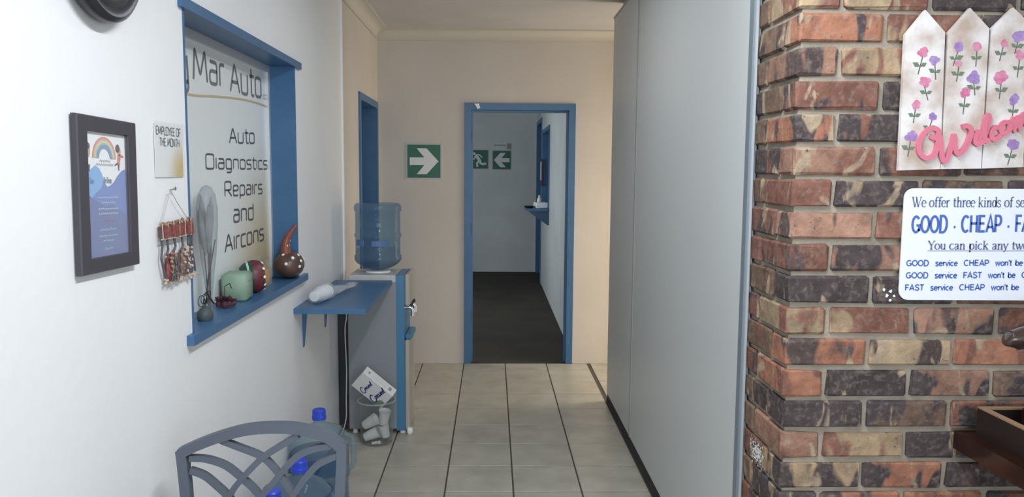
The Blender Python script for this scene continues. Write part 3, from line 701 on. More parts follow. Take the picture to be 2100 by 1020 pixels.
for i, c in enumerate(((.62,.25,.22),(.66,.42,.25),(.62,.58,.40),(.34,.46,.42),(.19,.29,.42),(.23,.30,.50))):
    b = MB(); rr = .275-.026*i
    b.ribbon([S(.47+rr*math.cos(math.radians(a)), .795+rr*.60*math.sin(math.radians(a))) for a in range(0, 181, 12)], .0046, Tf, .0048+.0001*i); b.build('rainbow_band', M('rainbow_%d' % i, c, .6), paper)
m_skin = M('skin_print', (.55,.33,.22), .6); m_hair = M('hair_print', (.10,.06,.06), .6); m_coral = M('coral_print', (.62,.17,.16), .6); m_greyp = M('grey_print', (.32,.33,.36), .6)
def blob(name, pts, mat, o=.0052): mb = MB(); mb.flat([S(*q) for q in pts], Tf, o); mb.build(name, mat, paper)
def eb(cx, cy, rx, ry): return ell(cx, cy, rx, ry, 0, 345, 15)
blob('printed_child', eb(.07,.845,.065,.055), m_skin); blob('printed_child', eb(.06,.885,.07,.03), m_hair, .0054)
blob('printed_child', [(.02,.79),(.12,.79),(.11,.74),(.03,.74)], m_paper); blob('printed_child', [(.03,.74),(.12,.74),(.11,.68),(.07,.70),(.04,.66)], m_hair)
blob('printed_child', eb(.80,.885,.05,.035), m_hair, .0054); blob('printed_child', eb(.84,.86,.04,.035), m_skin); blob('printed_child', [(.80,.83),(.86,.84),(.95,.825),(.94,.81),(.87,.815),(.85,.755),(.79,.755)], m_coral)
blob('printed_child', [(.80,.755),(.84,.755),(.83,.70),(.81,.70)], m_hair); blob('printed_child', [(.79,.77),(.72,.75),(.72,.735),(.80,.755)], m_hair)
def scribble(cx, cy, wd, ht, mat, seed, thick=.0016):
    rr = random.Random(seed); n = int(wd*44); pts = []
    for i in range(n+1): pts.append(S(cx-wd/2+wd*i/n, cy+(ht if i % 2 else -ht)*rr.uniform(.3, 1)))
    mb = MB(); mb.ribbon(pts, thick, Tf, .0058); mb.build('fine_print', mat, paper)
m_pw = M('pale_print', (.50,.55,.68), .6)
scribble(.47,.775,.26,.010,m_greyp,1); scribble(.47,.745,.42,.009,m_greyp,2)
for i, (cy, wd) in enumerate(((.475,.52),(.435,.34),(.385,.50),(.345,.48))): scribble(.52,cy,wd,.009,m_pw,i+3)
scribble(.53,.285,.26,.008,M('rose_print', (.42,.14,.20), .6),9)
for i, (cy, wd) in enumerate(((.215,.40),(.165,.46),(.125,.28),(.06,.20))): scribble(.50,cy,wd,.010,m_pw,i+20,.0012)
b = MB(); lw = iw*.40/twidth(SERIF, 'The Drops'.replace('T','t').replace('D','d')); Tt = lambda u, v, w=0: Tf(S(.42,.595)[0]+u, S(.42,.595)[1]+v, w)
letters(b, SANS, 'T', Tt, 0, 0, .013, .6, .17, .006); letters(b, SERIF, 'he', Tt, .0055, 0, .013, .62, 1.3, .006)
letters(b, SANS, 'D', Tt, .0165, 0, .013, .6, .17, .006); letters(b, SERIF, 'rops', Tt, .0225, 0, .013, .62, 1.3, .006); b.build('lettering', M('ink_blue_print', (.06,.07,.13), .6), paper)
b = MB(); letters(b, SANS, 'S', lambda u, v, w=0: Tf(S(.10,.59)[0]+u, S(.10,.59)[1]+v, w), 0, 0, .013, .6, .17, .006); letters(b, SERIF, 'ave', lambda u, v, w=0: Tf(S(.10,.59)[0]+u+.006, S(.10,.59)[1]+v, w), 0, 0, .013, .62, 1.3, .006); b.build('lettering', M('steel_blue_print', (.12,.21,.40), .6), paper)
b = MB(); b.prism(inner, Tf, .0075, .0085); b.build('glass', m_glass, pf)

# --- employee card in an acrylic holder
Te = T_left(2.186, 1.597, XL+.002)
ec = thing('acrylic_card_holder', (XL, 2.186, 1.522), 'clear holder with a white and gold EMPLOYEE OF THE MONTH card', 'card')
m_card = print_mat('gold_corner_card', (.78,.78,.78), (.58,.42,.15), .085, .01, .02, .115)
b = MB(); b.prism([(-.092,-.073),(.092,-.073),(.092,.073),(-.092,.073)], Te, 0, .0015)
card = b.build('card', m_card, ec)
b = MB(); b.prism(rrect(-.097,-.077,.097,.077,.003,2), Te, .003, .0045); b.build('holder', m_acry, ec)
b = MB()
for txt, x0, x1, y0 in (('EMPLOYEE OF', -.082, .082, .042), ('THE MONTH', -.062, .072, .012)):
    sx = (x1-x0)/(twidth(TECH, txt)*.021); letters(b, TECH, txt, Te, x0, y0, .021, sx, .17, .002, .12)
b.build('lettering', m_ink, card)

# --- woven wall hanging on a nail
wh = thing('wall_hanging', (XL, 2.22, 1.22), 'small woven red and brown wall hanging on a string beside the hatch', 'wall hanging')
def hp(px, py, w=.012): return at(px, py, 0, XL+w)
b = MB(); b.tube([(XL, 2.187, 1.488), (XL+.016, 2.187, 1.492)], .002).lathe([(.005,0),(.005,.002)], (XL+.015, 2.187, 1.492), 10, mY); b.build('nail', m_nail, wh)
b = MB(); b.tube([hp(332,460), hp(341,425), hp(349,390)], .0011, 5).tube([hp(349,390), hp(366,420), hp(386,451)], .0011, 5); b.build('hanging_string', m_string, wh)
def knob(mb, c, r, seed):
    rr = random.Random(seed); ph = [(r*math.sin(PI*i/5)*rr.uniform(.75,1.2)+1e-4, -r*math.cos(PI*i/5)*rr.uniform(.8,1.3)) for i in range(6)]
    mb.lathe(ph, c, 7, Matrix.Rotation(rr.uniform(0,3), 3, 'X') @ Matrix.Rotation(rr.uniform(0,3), 3, 'Y'))
b = MB()
for i in range(8):      # red band as separate bundles side by side
    t0, t1 = i/8, (i+1)/8-.02; q0 = hp(331+60*t0, 466-14*t0); q1 = hp(331+60*t1, 466-14*t1); r0 = hp(333+60*t0, 488-10*t0); r1 = hp(333+60*t1, 488-10*t1)
    d = Vector((.008+random.uniform(0,.004), 0, 0)); b.add([q0-d*.8, q1-d*.8, r1-d*.8, r0-d*.8, q0+d, q1+d, r1+d, r0+d], [(0,1,2,3),(7,6,5,4),(0,4,5,1),(1,5,6,2),(2,6,7,3),(3,7,4,0)])
b.build('red_band', m_red, wh)
b = MB()
for i in range(22):
    t = i/21; knob(b, hp(330+62*t+random.uniform(-1,1), 463-13*t+random.uniform(-4,3), .014), random.uniform(.0035,.006), i)
b.build('knotted_edge', m_brownb, wh)
b = MB()
for i in range(6):
    t = i/5; b.tube([hp(333+58*t, 460-12*t, .021), hp(335+57*t, 492-10*t, .021)], .0014, 5)
b.tube([hp(332,492,.018), hp(362,487,.018), hp(395,478,.018)], .0024, 6); b.build('beige_lacing', m_beigey, wh)
b = MB()
for P in ([(329,472),(333,505),(331,530),(337,560),(343,578)], [(390,455),(394,485),(394,515),(399,545),(400,556)], [(343,492),(345,512),(342,524)], [(357,488),(360,505),(354,522)], [(373,486),(375,505),(370,516)], [(386,480),(385,498),(389,514)]):
    b = MB(); b.tube([hp(*q, .012) for q in P], .0035, 6); b.build('yarn_cord', m_greyb, wh)
for (cx, cy, sd) in ((351,545,1), (379,532,2)):
    b = MB(); rr = random.Random(sd)
    c = hp(cx, cy, .014)
    b.lathe([(.012,-.042),(.026,-.038),(.030,-.015),(.026,.012),(.018,.030),(.008,.034)], c, 12, None, sc=(.35, 1)); pouch = b.build('woven_pouch', m_red if sd == 1 else m_brownb, wh, 60)
    b = MB()
    for i in range(26): knob(b, c+Vector((.011, rr.uniform(-.026,.026), rr.uniform(-.042,.036))), rr.uniform(.003,.0055), i+sd*50)
    b.build('bead', m_brownb if sd == 1 else m_beigey, pouch)
    b = MB()
    for i in range(4): y = -.024+i*.016; b.tube([c+Vector((.012,y,.03)), c+Vector((.014,y*.8+.006,-.0)), c+Vector((.011,y,-.042))], .0022, 5)
    b.build('yarn', m_greyb, pouch)
b = MB()
for i in range(24):
    t = i/23; knob(b, hp(340+58*t, 579-14*t+random.uniform(-5,3), .013), random.uniform(.003,.006), i+300)
b.build('bead_fringe', m_beigey, wh)
b = MB(); b.tube([hp(338,574,.012), hp(368,569,.012), hp(407,561,.012)], .0024, 6); b.build('rod', m_beigey, wh)

# --- things on the hatch sill
def sp(px, py): return at(px, py, 2, SILL)
# dried plume bunch in cloudy wrap
vx = (GXp+XL)/2; vb = Vector((-.970, 2.655, SILL))
db = thing('dried_flower_bunch', vb, 'tall dried grey plume bunch in cloudy plastic wrap at the left of the sill', 'dried flowers')
b = MB(); b.lathe([(.010,.0),(.012,.05),(.022,.12),(.036,.21),(.045,.30),(.046,.36),(.038,.405),(.020,.43),(.004,.437)], vb, 18, None, True, False, (.72, 1)); b.build('plastic_wrap', m_wrap, db, 60)
rr = random.Random(4); b = MB()
for i in range(9):
    a = rr.uniform(0, 6.28); r = rr.uniform(.008,.026)
    b.tube([vb+Vector((.003*math.cos(a), .004*math.sin(a), .002)), vb+Vector((r*.35*math.cos(a), r*.4*math.sin(a), .12)), vb+Vector((r*.8*math.cos(a), r*math.sin(a), .22+rr.uniform(0,.06)))], [.0022,.002,.0014], 5)
b.build('stalks', m_twig, db)
for i in range(7):
    a = rr.uniform(0, 6.28); r = rr.uniform(.004,.020); b = MB(); c = vb+Vector((r*.7*math.cos(a), r*math.sin(a), .19+rr.uniform(0,.06)))
    b.lathe([(.002,0),(.009,.03),(.012,.07),(.009,.12),(.002,.16)], c, 9, Matrix.Rotation(.12*math.cos(a), 3, 'Y') @ Matrix.Rotation(-.15*math.sin(a), 3, 'X')); b.build('plume', m_plume, db, 60)
b = MB(); b.tube([vb+Vector((.012,.006,.03)), at(423,600,0,-.958), at(441,492,0,-.965)], [.003,.0025,.002], 6); b.build('dark_stick', m_wire, db)
# dark pot with curly wire
pc = Vector((-.935, 2.515, SILL))
wp = thing('wire_ornament', pc, 'black curly wire ornament on a small dark base at the sill corner', 'ornament')
b = MB(); b.lathe([(.026,0),(.031,.010),(.030,.026),(.020,.038),(.008,.046)], pc, 18, None, sc=(.8, 1)); b.build('base', m_pot, wp, 40)
b = MB()
for k in range(3):
    c = pc+Vector((.004*k-.004, .012*k-.006, .066+.004*k)); P = []
    for i in range(26):
        t = i/25; a = t*4.2*PI+k*1.7; r = .006+.026*t; P.append(c+Vector((.006*math.sin(a*.5), r*math.cos(a), .75*r*math.sin(a))))
    b.tube([pc+Vector((0,0,.04)), P[0]]+P, .0013, 5)
b.build('wire_curl', m_wire, wp)
# burgundy dried petals
bc = Vector((-.955, 2.765, SILL))
bp_ = thing('burgundy_dried_flowers', bc, 'low heap of burgundy dried flowers in front of the green cube', 'dried flowers')
rr = random.Random(9)
for k in range(5):
    b = MB(); c = bc+Vector((rr.uniform(-.022,.026), rr.uniform(-.035,.035), .003))
    for j in range(9):
        a = 2*PI*j/9+rr.random(); tl = rr.uniform(.25,.9); r = rr.uniform(.018,.026)
        d = Vector((math.cos(a)*math.cos(tl), math.sin(a)*math.cos(tl), math.sin(tl))); sd = Vector((-math.sin(a), math.cos(a), 0))*.007; c2 = c+Vector((0,0,.016+.007*(k%3)))
        b.add([c2, c2+d*r*.6+sd, c2+d*r, c2+d*r*.6-sd, c2+d*r*.55-Vector((0,0,.004))], [(0,1,4),(1,2,4),(2,3,4),(3,0,4),(0,3,2,1)])
    b.lathe([(.009,0),(.012,.010),(.007,.022)], c, 8); b.build('flower_head', m_burg, bp_)
b = MB(); b.tube([bc+Vector((0,-.01,.03)), bc+Vector((0,.0,.075)), bc+Vector((.01,.022,.082)), bc+Vector((.012,.034,.062))], .0018, 5); b.build('stem', m_wire, bp_)
# green ceramic cube
gc = Vector((-.963, 2.925, SILL))
mg = Matrix.Rotation(math.radians(6), 3, 'Z')
b = MB(); b.obox(gc+Vector((0,0,.0525)), (.095, .112, .105), mg, .010); o = b.build('ceramic_cube', m_soap, None, 50)
tag(o, 'pale green rounded ceramic cube standing on the blue sill', 'ornament')
b = MB()
for (u, v, r) in ((-.02,.075,.004),(.028,.05,.0035),(.012,.03,.003),(.038,.072,.003)):
    b = MB(); b.lathe([(r,0),(r*.7,.0012)], gc+mg @ Vector((.0477,u,v)), 8, mg @ mY); b.build('dark_speck', m_pot, o)
# painted green and maroon gourd with tan face
kc = Vector((-.956, 3.10, SILL)); R_ = .064
kg = thing('painted_gourd', kc, 'round green and maroon gourd with white dots and a tan front', 'ornament')
def sph(mb, c, r, sc=(1,1,1), seg=22, n=12, m=None, lo=0, hi=1):
    mb.lathe([(max(1e-4, r*math.sin(PI*(lo+(hi-lo)*i/n))), -r*sc[2]*math.cos(PI*(lo+(hi-lo)*i/n))) for i in range(n+1)], c, seg, m, True, True, (sc[0], sc[1]))
axm = Vector((.90, .43, .06)).to_track_quat('Z', 'Y').to_matrix()        # gourd axis along the sill (+Y)
b = MB(); cc = kc+Vector((0,0,R_*1.02))
sph(b, cc, R_, (.95,1.02,1.0), 24, 14, axm); body = b.build('body', m_dgreen, kg, 80)
def ring(r0, t0, t1, mat, name, bulge=1.006):
    mb = MB(); P = []
    for i in range(7):
        t = PI*(t0+(t1-t0)*i/6); P.append((r0*bulge*math.sin(t), -r0*bulge*math.cos(t)))
    mb.lathe(P, cc, 28, axm, False, False, (.95, 1.02)); return mb.build(name, mat, kg, 80)
ring(R_, .47, .66, m_maroon, 'maroon_band'); ring(R_, .66, .70, m_dgreen, 'green_ring', 1.012); ring(R_, .14, .19, m_mint, 'mint_ring', 1.01); ring(R_, .36, .40, m_mint, 'mint_ring', 1.01)
ring(R_, .70, .999, m_tan, 'tan_front', 1.015)
b = MB()
def dots(mb, c, r, spots, m, sc=(.95,1.02,1), k=1.0, dr=.0065):
    for th, ph in spots:
        n = Vector((math.sin(th)*math.cos(ph)*sc[0], math.sin(th)*math.sin(ph)*sc[1], -math.cos(th)*sc[2]))
        p = c + m @ (n*r*k); q = (m @ n).normalized().to_track_quat('Z', 'Y').to_matrix()
        mb.lathe([(dr,0),(dr*.8,.0018),(dr*.3,.0026)], p, 9, q)
dots(b, cc, R_, [(PI*.685, a) for a in [i*2*PI/10 for i in range(10)]], axm, k=1.012); tag(b.build('white_dots', m_dot, kg), kind='stuff')
# clear acrylic stand
ap = (-1.000, 3.30)
ac = thing('acrylic_stand', (ap[0]+.03, ap[1], SILL), 'clear acrylic leaflet stand between the two gourds', 'stand')
b = MB(); b.box((ap[0], ap[1]-.045, SILL), (ap[0]+.003, ap[1]+.045, SILL+.125)); b.build('back_plate', m_acry, ac)
b = MB(); b.box((ap[0]+.045, ap[1]-.045, SILL), (ap[0]+.048, ap[1]+.045, SILL+.11)); b.build('front_plate', m_acry, ac)
for s_ in (-1, 1):
    b = MB(); b.box((ap[0]+.003, ap[1]+s_*.0435-.0015, SILL), (ap[0]+.045, ap[1]+s_*.0435+.0015, SILL+.12)); b.build('side_plate', m_acry, ac)
b = MB(); b.box((ap[0]+.003, ap[1]-.042, SILL), (ap[0]+.045, ap[1]+.042, SILL+.003)); b.build('bottom_plate', m_acry, ac)
# brown gourd bird with rust neck
hc = Vector((-.920, 3.515, SILL)); R2 = .066
hg = thing('gourd_bird', hc, 'brown gourd bird with white dots and rust red neck on the sill', 'ornament')
b = MB(); c2 = hc+Vector((0,0,.064)); sph(b, c2, R2, (1.0,1.16,.92), 26, 16); b.build('body', m_gourd, hg, 80)
b = MB(); nk = crom([hc+Vector((-.008,-.015,.108)), hc+Vector((-.012,-.018,.145)), hc+Vector((-.008,-.008,.180)), hc+Vector((.008,.012,.212)), hc+Vector((.026,.030,.240))], 5)
b.tube(nk, [.026-.019*(i/(len(nk)-1))**.8+.001*math.sin(i*.7) for i in range(len(nk))], 12); b.build('neck', m_rust, hg, 60)
b = MB(); dots(b, c2, R2, [(2.2,-1.0),(2.4,-.2),(1.9,-.35),(1.5,-.55),(2.05,.25),(2.5,-2.0),(1.75,-1.5),(2.3,.9),(1.4,.9),(1.2,.1)], Matrix.Identity(3), (1.0,1.16,.92), 1.0, .0075)
for (i, s_) in ((6,1),(6,-1),(9,1)):
    p = nk[i]+Vector((.020*abs(s_)*.6, s_*.020, 0)); b.lathe([(.006,0),(.003,.003)], p-Vector((.0,s_*.002,0)), 8, mY)
tag(b.build('white_dots', m_dot, hg), kind='stuff')
b = MB(); p = c2+Vector((R2*.93, .012, .022))
for i in range(4):
    a = PI*i/4; d = Vector((0, math.cos(a), math.sin(a)))*.014; n = Vector((0, -math.sin(a), math.cos(a)))*.002
    b.add([p-d+Vector((.002-.006,0,0)), p-n+Vector((.006,0,0)), p+d+Vector((.002-.006,0,0)), p+n+Vector((.006,0,0))], [(0,1,2,3)])
b.build('white_star', m_dot, hg)

# --- blue wall shelf with its cups
SZ = .92
ws = thing('wall_shelf', (XL, 3.9, .70), 'blue painted wall shelf in front of the water cooler', 'shelf')
b = MB(); b.box((XL, 3.49, SZ-.024), (-.575, 4.43, SZ)); b.build('board', m_blue, ws)
for yb in (3.66, 4.14):
    b = MB(); b.prism([(0,-.19),(.004,-.19),(.019,-.03),(.024,-.007),(.24,-.004),(.24,0),(0,0)], lambda u, v, w=0, yb=yb: Vector((XL+u*0+.0+u, yb+w, SZ-.024+v)), -.011, .011); b.build('bracket', m_blue, ws)
# bag of cups
cuv = Vector((-.845, 3.66, SZ)); 
cb_ = thing('bag_of_cups', cuv, 'sleeve of white disposable cups in a clear bag lying on the blue shelf', 'cups')
dirv = Vector((.035, .21, .0)).normalized(); mcup = dirv.to_track_quat('Z', 'Y').to_matrix(); cbase = cuv+Vector((.012, -.05, .037))
for i in range(5):
    b = MB(); z0 = .020*i; b.lathe([(.024,z0),(.0335,z0+.072),(.036,z0+.074),(.036,z0+.078),(.033,z0+.078),(.0235,z0+.004)], cbase, 20, mcup, True, True); b.build('cup', m_white, cb_, 40)
b = MB(); rr = random.Random(3); prof = [(.008,-.012),(.030,-.008),(.037,.02),(.039,.10),(.040,.18),(.034,.23),(.026,.32),(.020,.42),(.026,.50),(.022,.54)]
n0 = len(b.v); b.lathe(prof, cbase, 16, mcup, True, True)
for i, p in enumerate(b.v):
    k = i//16
    if k > 4:
        p.z = SZ+.002+(p.z-SZ)*(.62 if k < 7 else .45)+rr.uniform(0,.006); p.x += rr.uniform(-.008,.012)
    p.z = max(p.z, SZ+.0006)
b.build('clear_bag', m_bag, cb_, 70)

# --- water cooler with its bottle
CY0, CY1 = 4.46, 4.77; CXb, CXf = -.835, -.556; CH = .945
wc = thing('water_cooler', (-.68, 4.61, 0), 'tall grey water cooler with a blue front strip beside the left wall', 'water cooler')
b = MB(); b.box((CXb, CY0, .03), (CXf, CY1, CH-.045)); b.build('body', m_cbody, wc)
b = MB(); b.box((-.893, CY0+.012, .05), (CXb, CY1-.012, .80)); b.build('condenser', m_black, wc)
b = MB(); b.obox(((CXb+CXf)/2, (CY0+CY1)/2, CH-.0235), (CXf-CXb, CY1-CY0+.004, .045), Matrix.Identity(3), .006); b.build('top_cover', M('cooler_pale_top', (.50,.50,.50), .45), wc)
b = MB(); b.box((CXf, CY0-.002, .02), (CXf+.046, CY1+.002, CH)); b.build('front_strip', m_cblue, wc)
b = MB(); b.obox((CXf+.062, (CY0+CY1)/2, .855), (.032, .30, .19), Matrix.Identity(3), .010); b.build('tap_hood', m_cbeige, wc)
b = MB(); b.obox((CXf+.060, (CY0+CY1)/2, .29), (.028, .30, .54), Matrix.Identity(3), .008); b.build('lower_door', m_cbeige, wc)
b = MB(); b.obox((CXf+.066, (CY0+CY1)/2, .575), (.040, .24, .03), Matrix.Identity(3), .006); b.build('drip_tray', m_cblue, wc)
for yy in (4.55, 4.68):
    b = MB(); b.tube([(CXf+.046, yy, .742), (CXf+.075, yy, .742), (CXf+.084, yy, .73), (CXf+.084, yy, .69)], .011, 10); tp = b.build('tap', m_chrome, wc, 40)
    b = MB(); b.obox((CXf+.074, yy, .760), (.03, .024, .022), Matrix.Identity(3), .004); b.build('tap_lever', m_black, tp)
for xx, yy in ((CXb+.03, CY0+.03), (CXf+.03, CY0+.03), (CXb+.03, CY1-.03), (CXf+.03, CY1-.03)):
    b = MB(); b.lathe([(.016,0),(.014,.03)], (xx, yy, 0), 12); b.build('foot', m_white, wc, 40)
b = MB(); b.lathe([(.075,0),(.072,.010),(.045,.014)], (-.68, 4.61, CH), 28); b.build('bottle_seat', m_white, wc, 40)
b = MB(); b.lathe([(.012,0),(.018,.008),(.018,.030),(.013,.038)], (CXf+.075, CY0-.0, .0), 14); o = b.build('paper_scrap', m_paper, None, 40); tag(o, 'tiny white cap lying on the tiles beside the cooler front', 'cap')
def jug_profile(R, H):
    P = [(R*.55, .004), (R*.86, 0), (R*.97, .012), (R*1.02, .03), (R*1.02, .062), (R*.965, .072), (R*.965, .175), (R*1.02, .185), (R*1.02, .20), (R*.965, .21), (R*.965, .300), (R*1.01, .310), (R*1.01, .335), (R*.93, .36), (R*.72, .387), (R*.40, .405), (.030, .415), (.027, .42), (.027, H)]
    return P
m_label = M('blue_label_print', (.075,.15,.32), .5)
# inverted bottle: its base is up
bx = Vector((-.68, 4.61, CH+.0145))
wb = thing('cooler_bottle', bx, 'blue water bottle upside down on top of the water cooler', 'water bottle')
PR = [(.034, .0), (.060, .006), (.098, .022), (.128, .045), (.139, .062), (.139, .085), (.132, .094), (.132, .190), (.138, .198), (.138, .214), (.132, .222), (.132, .345), (.139, .354), (.139, .378), (.132, .392), (.118, .398), (.05, .394)]
b = MB(); b.lathe(PR, bx, 40, None, True, True); b.build('shell', m_bottle, wb, 50)
b = MB(); b.lathe([(.032, .003), (.058, .009), (.095, .025), (.124, .047), (.135, .063), (.135, .085), (.128, .094), (.128, .125)], bx, 36); b.build('water', m_water2, wb, 50)
for a0, a1, z0, z1 in ((-150, -118, .150, .185), (-98, -52, .150, .182)):
    b = MB()
    for i in range(8):
        a = math.radians(a0+(a1-a0)*i/8); c = math.radians(a0+(a1-a0)*(i+1)/8); r = .1335
        b.add([bx+Vector((r*math.cos(a), r*math.sin(a), z0)), bx+Vector((r*math.cos(c), r*math.sin(c), z0)), bx+Vector((r*math.cos(c), r*math.sin(c), z1)), bx+Vector((r*math.cos(a), r*math.sin(a), z1))], [(0,1,2,3)])
    b.build('blue_label', m_label, wb)
b = MB(); b.tube([bx+Vector((-.02, -.118, .225)), bx+Vector((-.02, -.09, .225)), bx+Vector((-.02, -.086, .18)), bx+Vector((-.02, -.09, .135)), bx+Vector((-.02, -.118, .132))], .013, 10); b.build('grip_recess', m_bottle, wb, 60)
# cables behind the cooler
b = MB(); P = crom([(-.845, 4.450, .89), (-.848, 4.448, .78), (-.842, 4.446, .70), (-.852, 4.448, .62), (-.846, 4.448, .40), (-.850, 4.448, .22), (-.852, 4.447, .10), (-.872, 4.44, .02), (-.885, 4.40, .006)], 6)
b.tube(P, .0035, 8); o = b.build('power_cable', m_cord, None, 60); tag(o, 'white power cable hanging between the cooler and the left wall', 'cable')

# --- waste bin with rubbish and an empty carton
bn = Vector((-.655, 4.325, 0))
wbn = thing('waste_bin', bn, 'clear plastic waste bin standing against the water cooler', 'waste bin')
b = MB(); b.lathe([(.083,.0),(.088,.004),(.104,.235),(.108,.24),(.108,.246),(.102,.246),(.0855,.008)], bn, 36, None, True, True); b.build('tub', m_bin, wbn, 40)
b = MB(); P = [bn+Vector((.106*math.cos(a), .106*math.sin(a), .245)) for a in [2*PI*i/32 for i in range(33)]]; b.tube(P, .004, 6, False); b.build('rim', m_bag, wbn, 60)
def cup(loc, rot, lab, mat=m_white, s=1.0):
    m = Matrix.Rotation(rot[2], 3, 'Z') @ Matrix.Rotation(rot[0], 3, 'X') @ Matrix.Rotation(rot[1], 3, 'Y'); b = MB(); rr = random.Random(int(loc[0]*999))
    b.lathe([(.024*s,-.04*s),(.030*s,.0),(.034*s,.038*s),(.036*s,.042*s),(.034*s,.042*s),(.028*s,.0),(.022*s,-.034*s)], bn+Vector(loc), 18, m)
    o = b.build('paper_cup', mat, None, 45); tag(o, lab, 'paper cup', 'used paper cups in the waste bin')
cup((-.034,-.028,.124), (.25, 1.0, 0), 'used white paper cup lying tilted across the middle of the bin')
cup((.046,-.020,.150), (.15, .15, 0), 'used white paper cup standing highest inside the bin')
cup((-.028,-.030,.052), (.3, 1.15, .2), 'used white paper cup lying at the bottom left of the bin')
cup((.044,-.012,.072), (.15, -.2, 0), 'used white paper cup at the bottom right of the bin')
b = MB(); rr = random.Random(11)
for (x, y, z, r) in ((.004,-.066,.016,.010),(.022,-.062,.016,.010),(-.012,-.068,.015,.009),(.0,.045,.03,.024)):
    n0 = len(b.v); sph(b, bn+Vector((x,y,z)), r, (1,1,.8), 9, 6)
    for i in range(n0, len(b.v)): b.v[i] = b.v[i]+Vector((rr.uniform(-.004,.004), rr.uniform(-.004,.004), rr.uniform(-.002,.004)))
o = b.build('crumpled_tissue', m_paper); tag(o, 'crumpled white tissue at the bottom of the waste bin', 'tissue', kind='stuff')
cm = Matrix.Rotation(math.radians(40), 3, 'Y') @ Matrix.Rotation(math.radians(26), 3, 'X')
cc_ = bn+Vector((-.012, -.005, .318))
b = MB(); b.obox(cc_, (.215, .060, .135), cm, .002); ct = b.build('printed_carton', m_carton); tag(ct, 'white printed paper carton leaning on top of the waste bin', 'carton')
Tk = lambda u, v, w=0: cc_ + cm @ Vector((u, -.030-w, v))
b = MB()
SCR = {'C': crom([(.62,.78),(.5,.98),(.25,.9),(.05,.5),(.15,.1),(.45,0),(.75,.2)],4), 'a': crom([(.4,.5),(.2,.55),(.05,.25),(.2,.02),(.4,.3),(.42,.5),(.4,.1),(.55,.05)],3), 'r': crom([(0,.1),(.1,.5),(.2,.42),(.35,.5),(.3,.1),(.42,.05)],3), 'o': crom([(.25,.5),(.05,.3),(.2,.02),(.4,.25),(.28,.5),(.5,.42)],3),
       'u': crom([(.05,.5),(.05,.1),(.2,.02),(.4,.4),(.42,.5),(.4,.08),(.55,.06)],3), 's': crom([(0,.08),(.22,.55),(.3,.2),(.12,.02),(.02,.12)],3), 'e': crom([(.05,.22),(.35,.35),(.25,.52),(.06,.3),(.18,.02),(.45,.15)],3), 'l': crom([(0,.1),(.25,.7),(.22,1),(.1,.7),(.1,.1),(.25,.02)],3)}
def script(mb, txt, T, x, y, h, stroke, off):
    for i, ch in enumerate(txt):
        k = 1.5 if i == 0 else 1
        mb.ribbon([(x+p[0]*h*k+.18*p[1]*h, y+(p[1]-(.2 if i == 0 else 0))*h*k) for p in SCR[ch]], stroke*h*(1.3 if i == 0 else 1), T, off); x += h*(1.0 if i == 0 else .40)
for (u, v, h, an) in ((-.030, -.058, .042, 84), (.048, -.064, .053, 84)):
    Tr = rot2(lambda a, b_, w=0, u=u, v=v: Tk(u+a, v+b_, w), math.radians(an)); script(b, 'Carousel', Tr, 0, 0, h*.62, .17, .0008)
b.build('lettering', m_navy, ct)
Tu = lambda u, v, w=0: cc_ + cm @ Vector((u, v, .0675+w))
b = MB(); b.flat([(-.082,-.012),(-.07,-.012),(-.07,.008),(-.082,.008)], Tu, .0006); b.build('printed_mark', m_greyp, ct)
b = MB(); b.flat([(.062,-.014),(.082,-.014),(.082,.012),(.062,.012)], Tu, .0006); b.build('printed_mark', m_greyp, ct)
b = MB()
for i in range(5): b.ribbon([(-.05, -.018+i*.009), (.05, -.018+i*.009)], .0015, Tu, .0006)
b.build('fine_print', M('faint_grey_print', (.55,.56,.55), .6), ct)
b = MB(); b.flat([(.050,-.064),(.099,-.064),(.099,-.012),(.075,-.010),(.058,-.035)], Tk, .0007); b.build('green_print', M('green_leaf_print', (.22,.28,.20), .6), ct)

# --- big water bottles on the floor by the wall
def floor_bottle(loc, H, lab, tilt=None, level=.20, handle=True):
    t = thing('water_bottle', loc, lab, 'water bottle', 'large water bottles on the floor'); L = Vector(loc); R = .131; m = tilt or Matrix.Identity(3)
    k = H/.475; P = [(r, z*k if z < .44 else z) for r, z in jug_profile(R, .452)]; P[-1] = (.027, H-.02)
    mb = MB(); mb.lathe(P, L, 40, m, True, True); mb.build('shell', m_bottle2, t, 50)
    mb = MB(); mb.lathe([(R*.82,.006),(R*.93,.014),(R*.97,.032),(R*.97,.060),(R*.925,.074),(R*.925,.172),(R*.97,.186),(R*.97,level)] if level > .19 else [(R*.82,.006),(R*.97,.032),(R*.925,level)], L, 36, m); mb.build('water', m_water, t, 50)
    mb = MB(); mb.lathe([(.024,H-.046),(.0315,H-.044),(.0315,H-.030),(.0295,H-.028),(.0295,H-.004),(.026,H),(.004,H)], L, 24, m); mb.build('cap', m_cap, t, 40)
    if handle:
        mb = MB(); mb.tube([L+m @ Vector(q) for q in ((.118,-.03,.375*k), (.152,-.035,.365*k), (.158,-.035,.33*k), (.158,-.035,.26*k), (.150,-.035,.232*k), (.118,-.03,.225*k))], .012, 10); mb.build('grip', m_bottle2, t, 50)
floor_bottle((-.765, 3.37, 0), .49, 'full height water bottle with upright blue cap against the left wall', None, .30)
floor_bottle((-.745, 2.80, 0), .475, 'water bottle with slanting blue cap in front of the tallest one', Matrix.Rotation(math.radians(4), 3, 'Y') @ Matrix.Rotation(math.radians(-1), 3, 'X'), .36, False)
floor_bottle((-.735, 2.525, 0), .475, 'water bottle lowest in view right behind the chair back', None, .34, False)

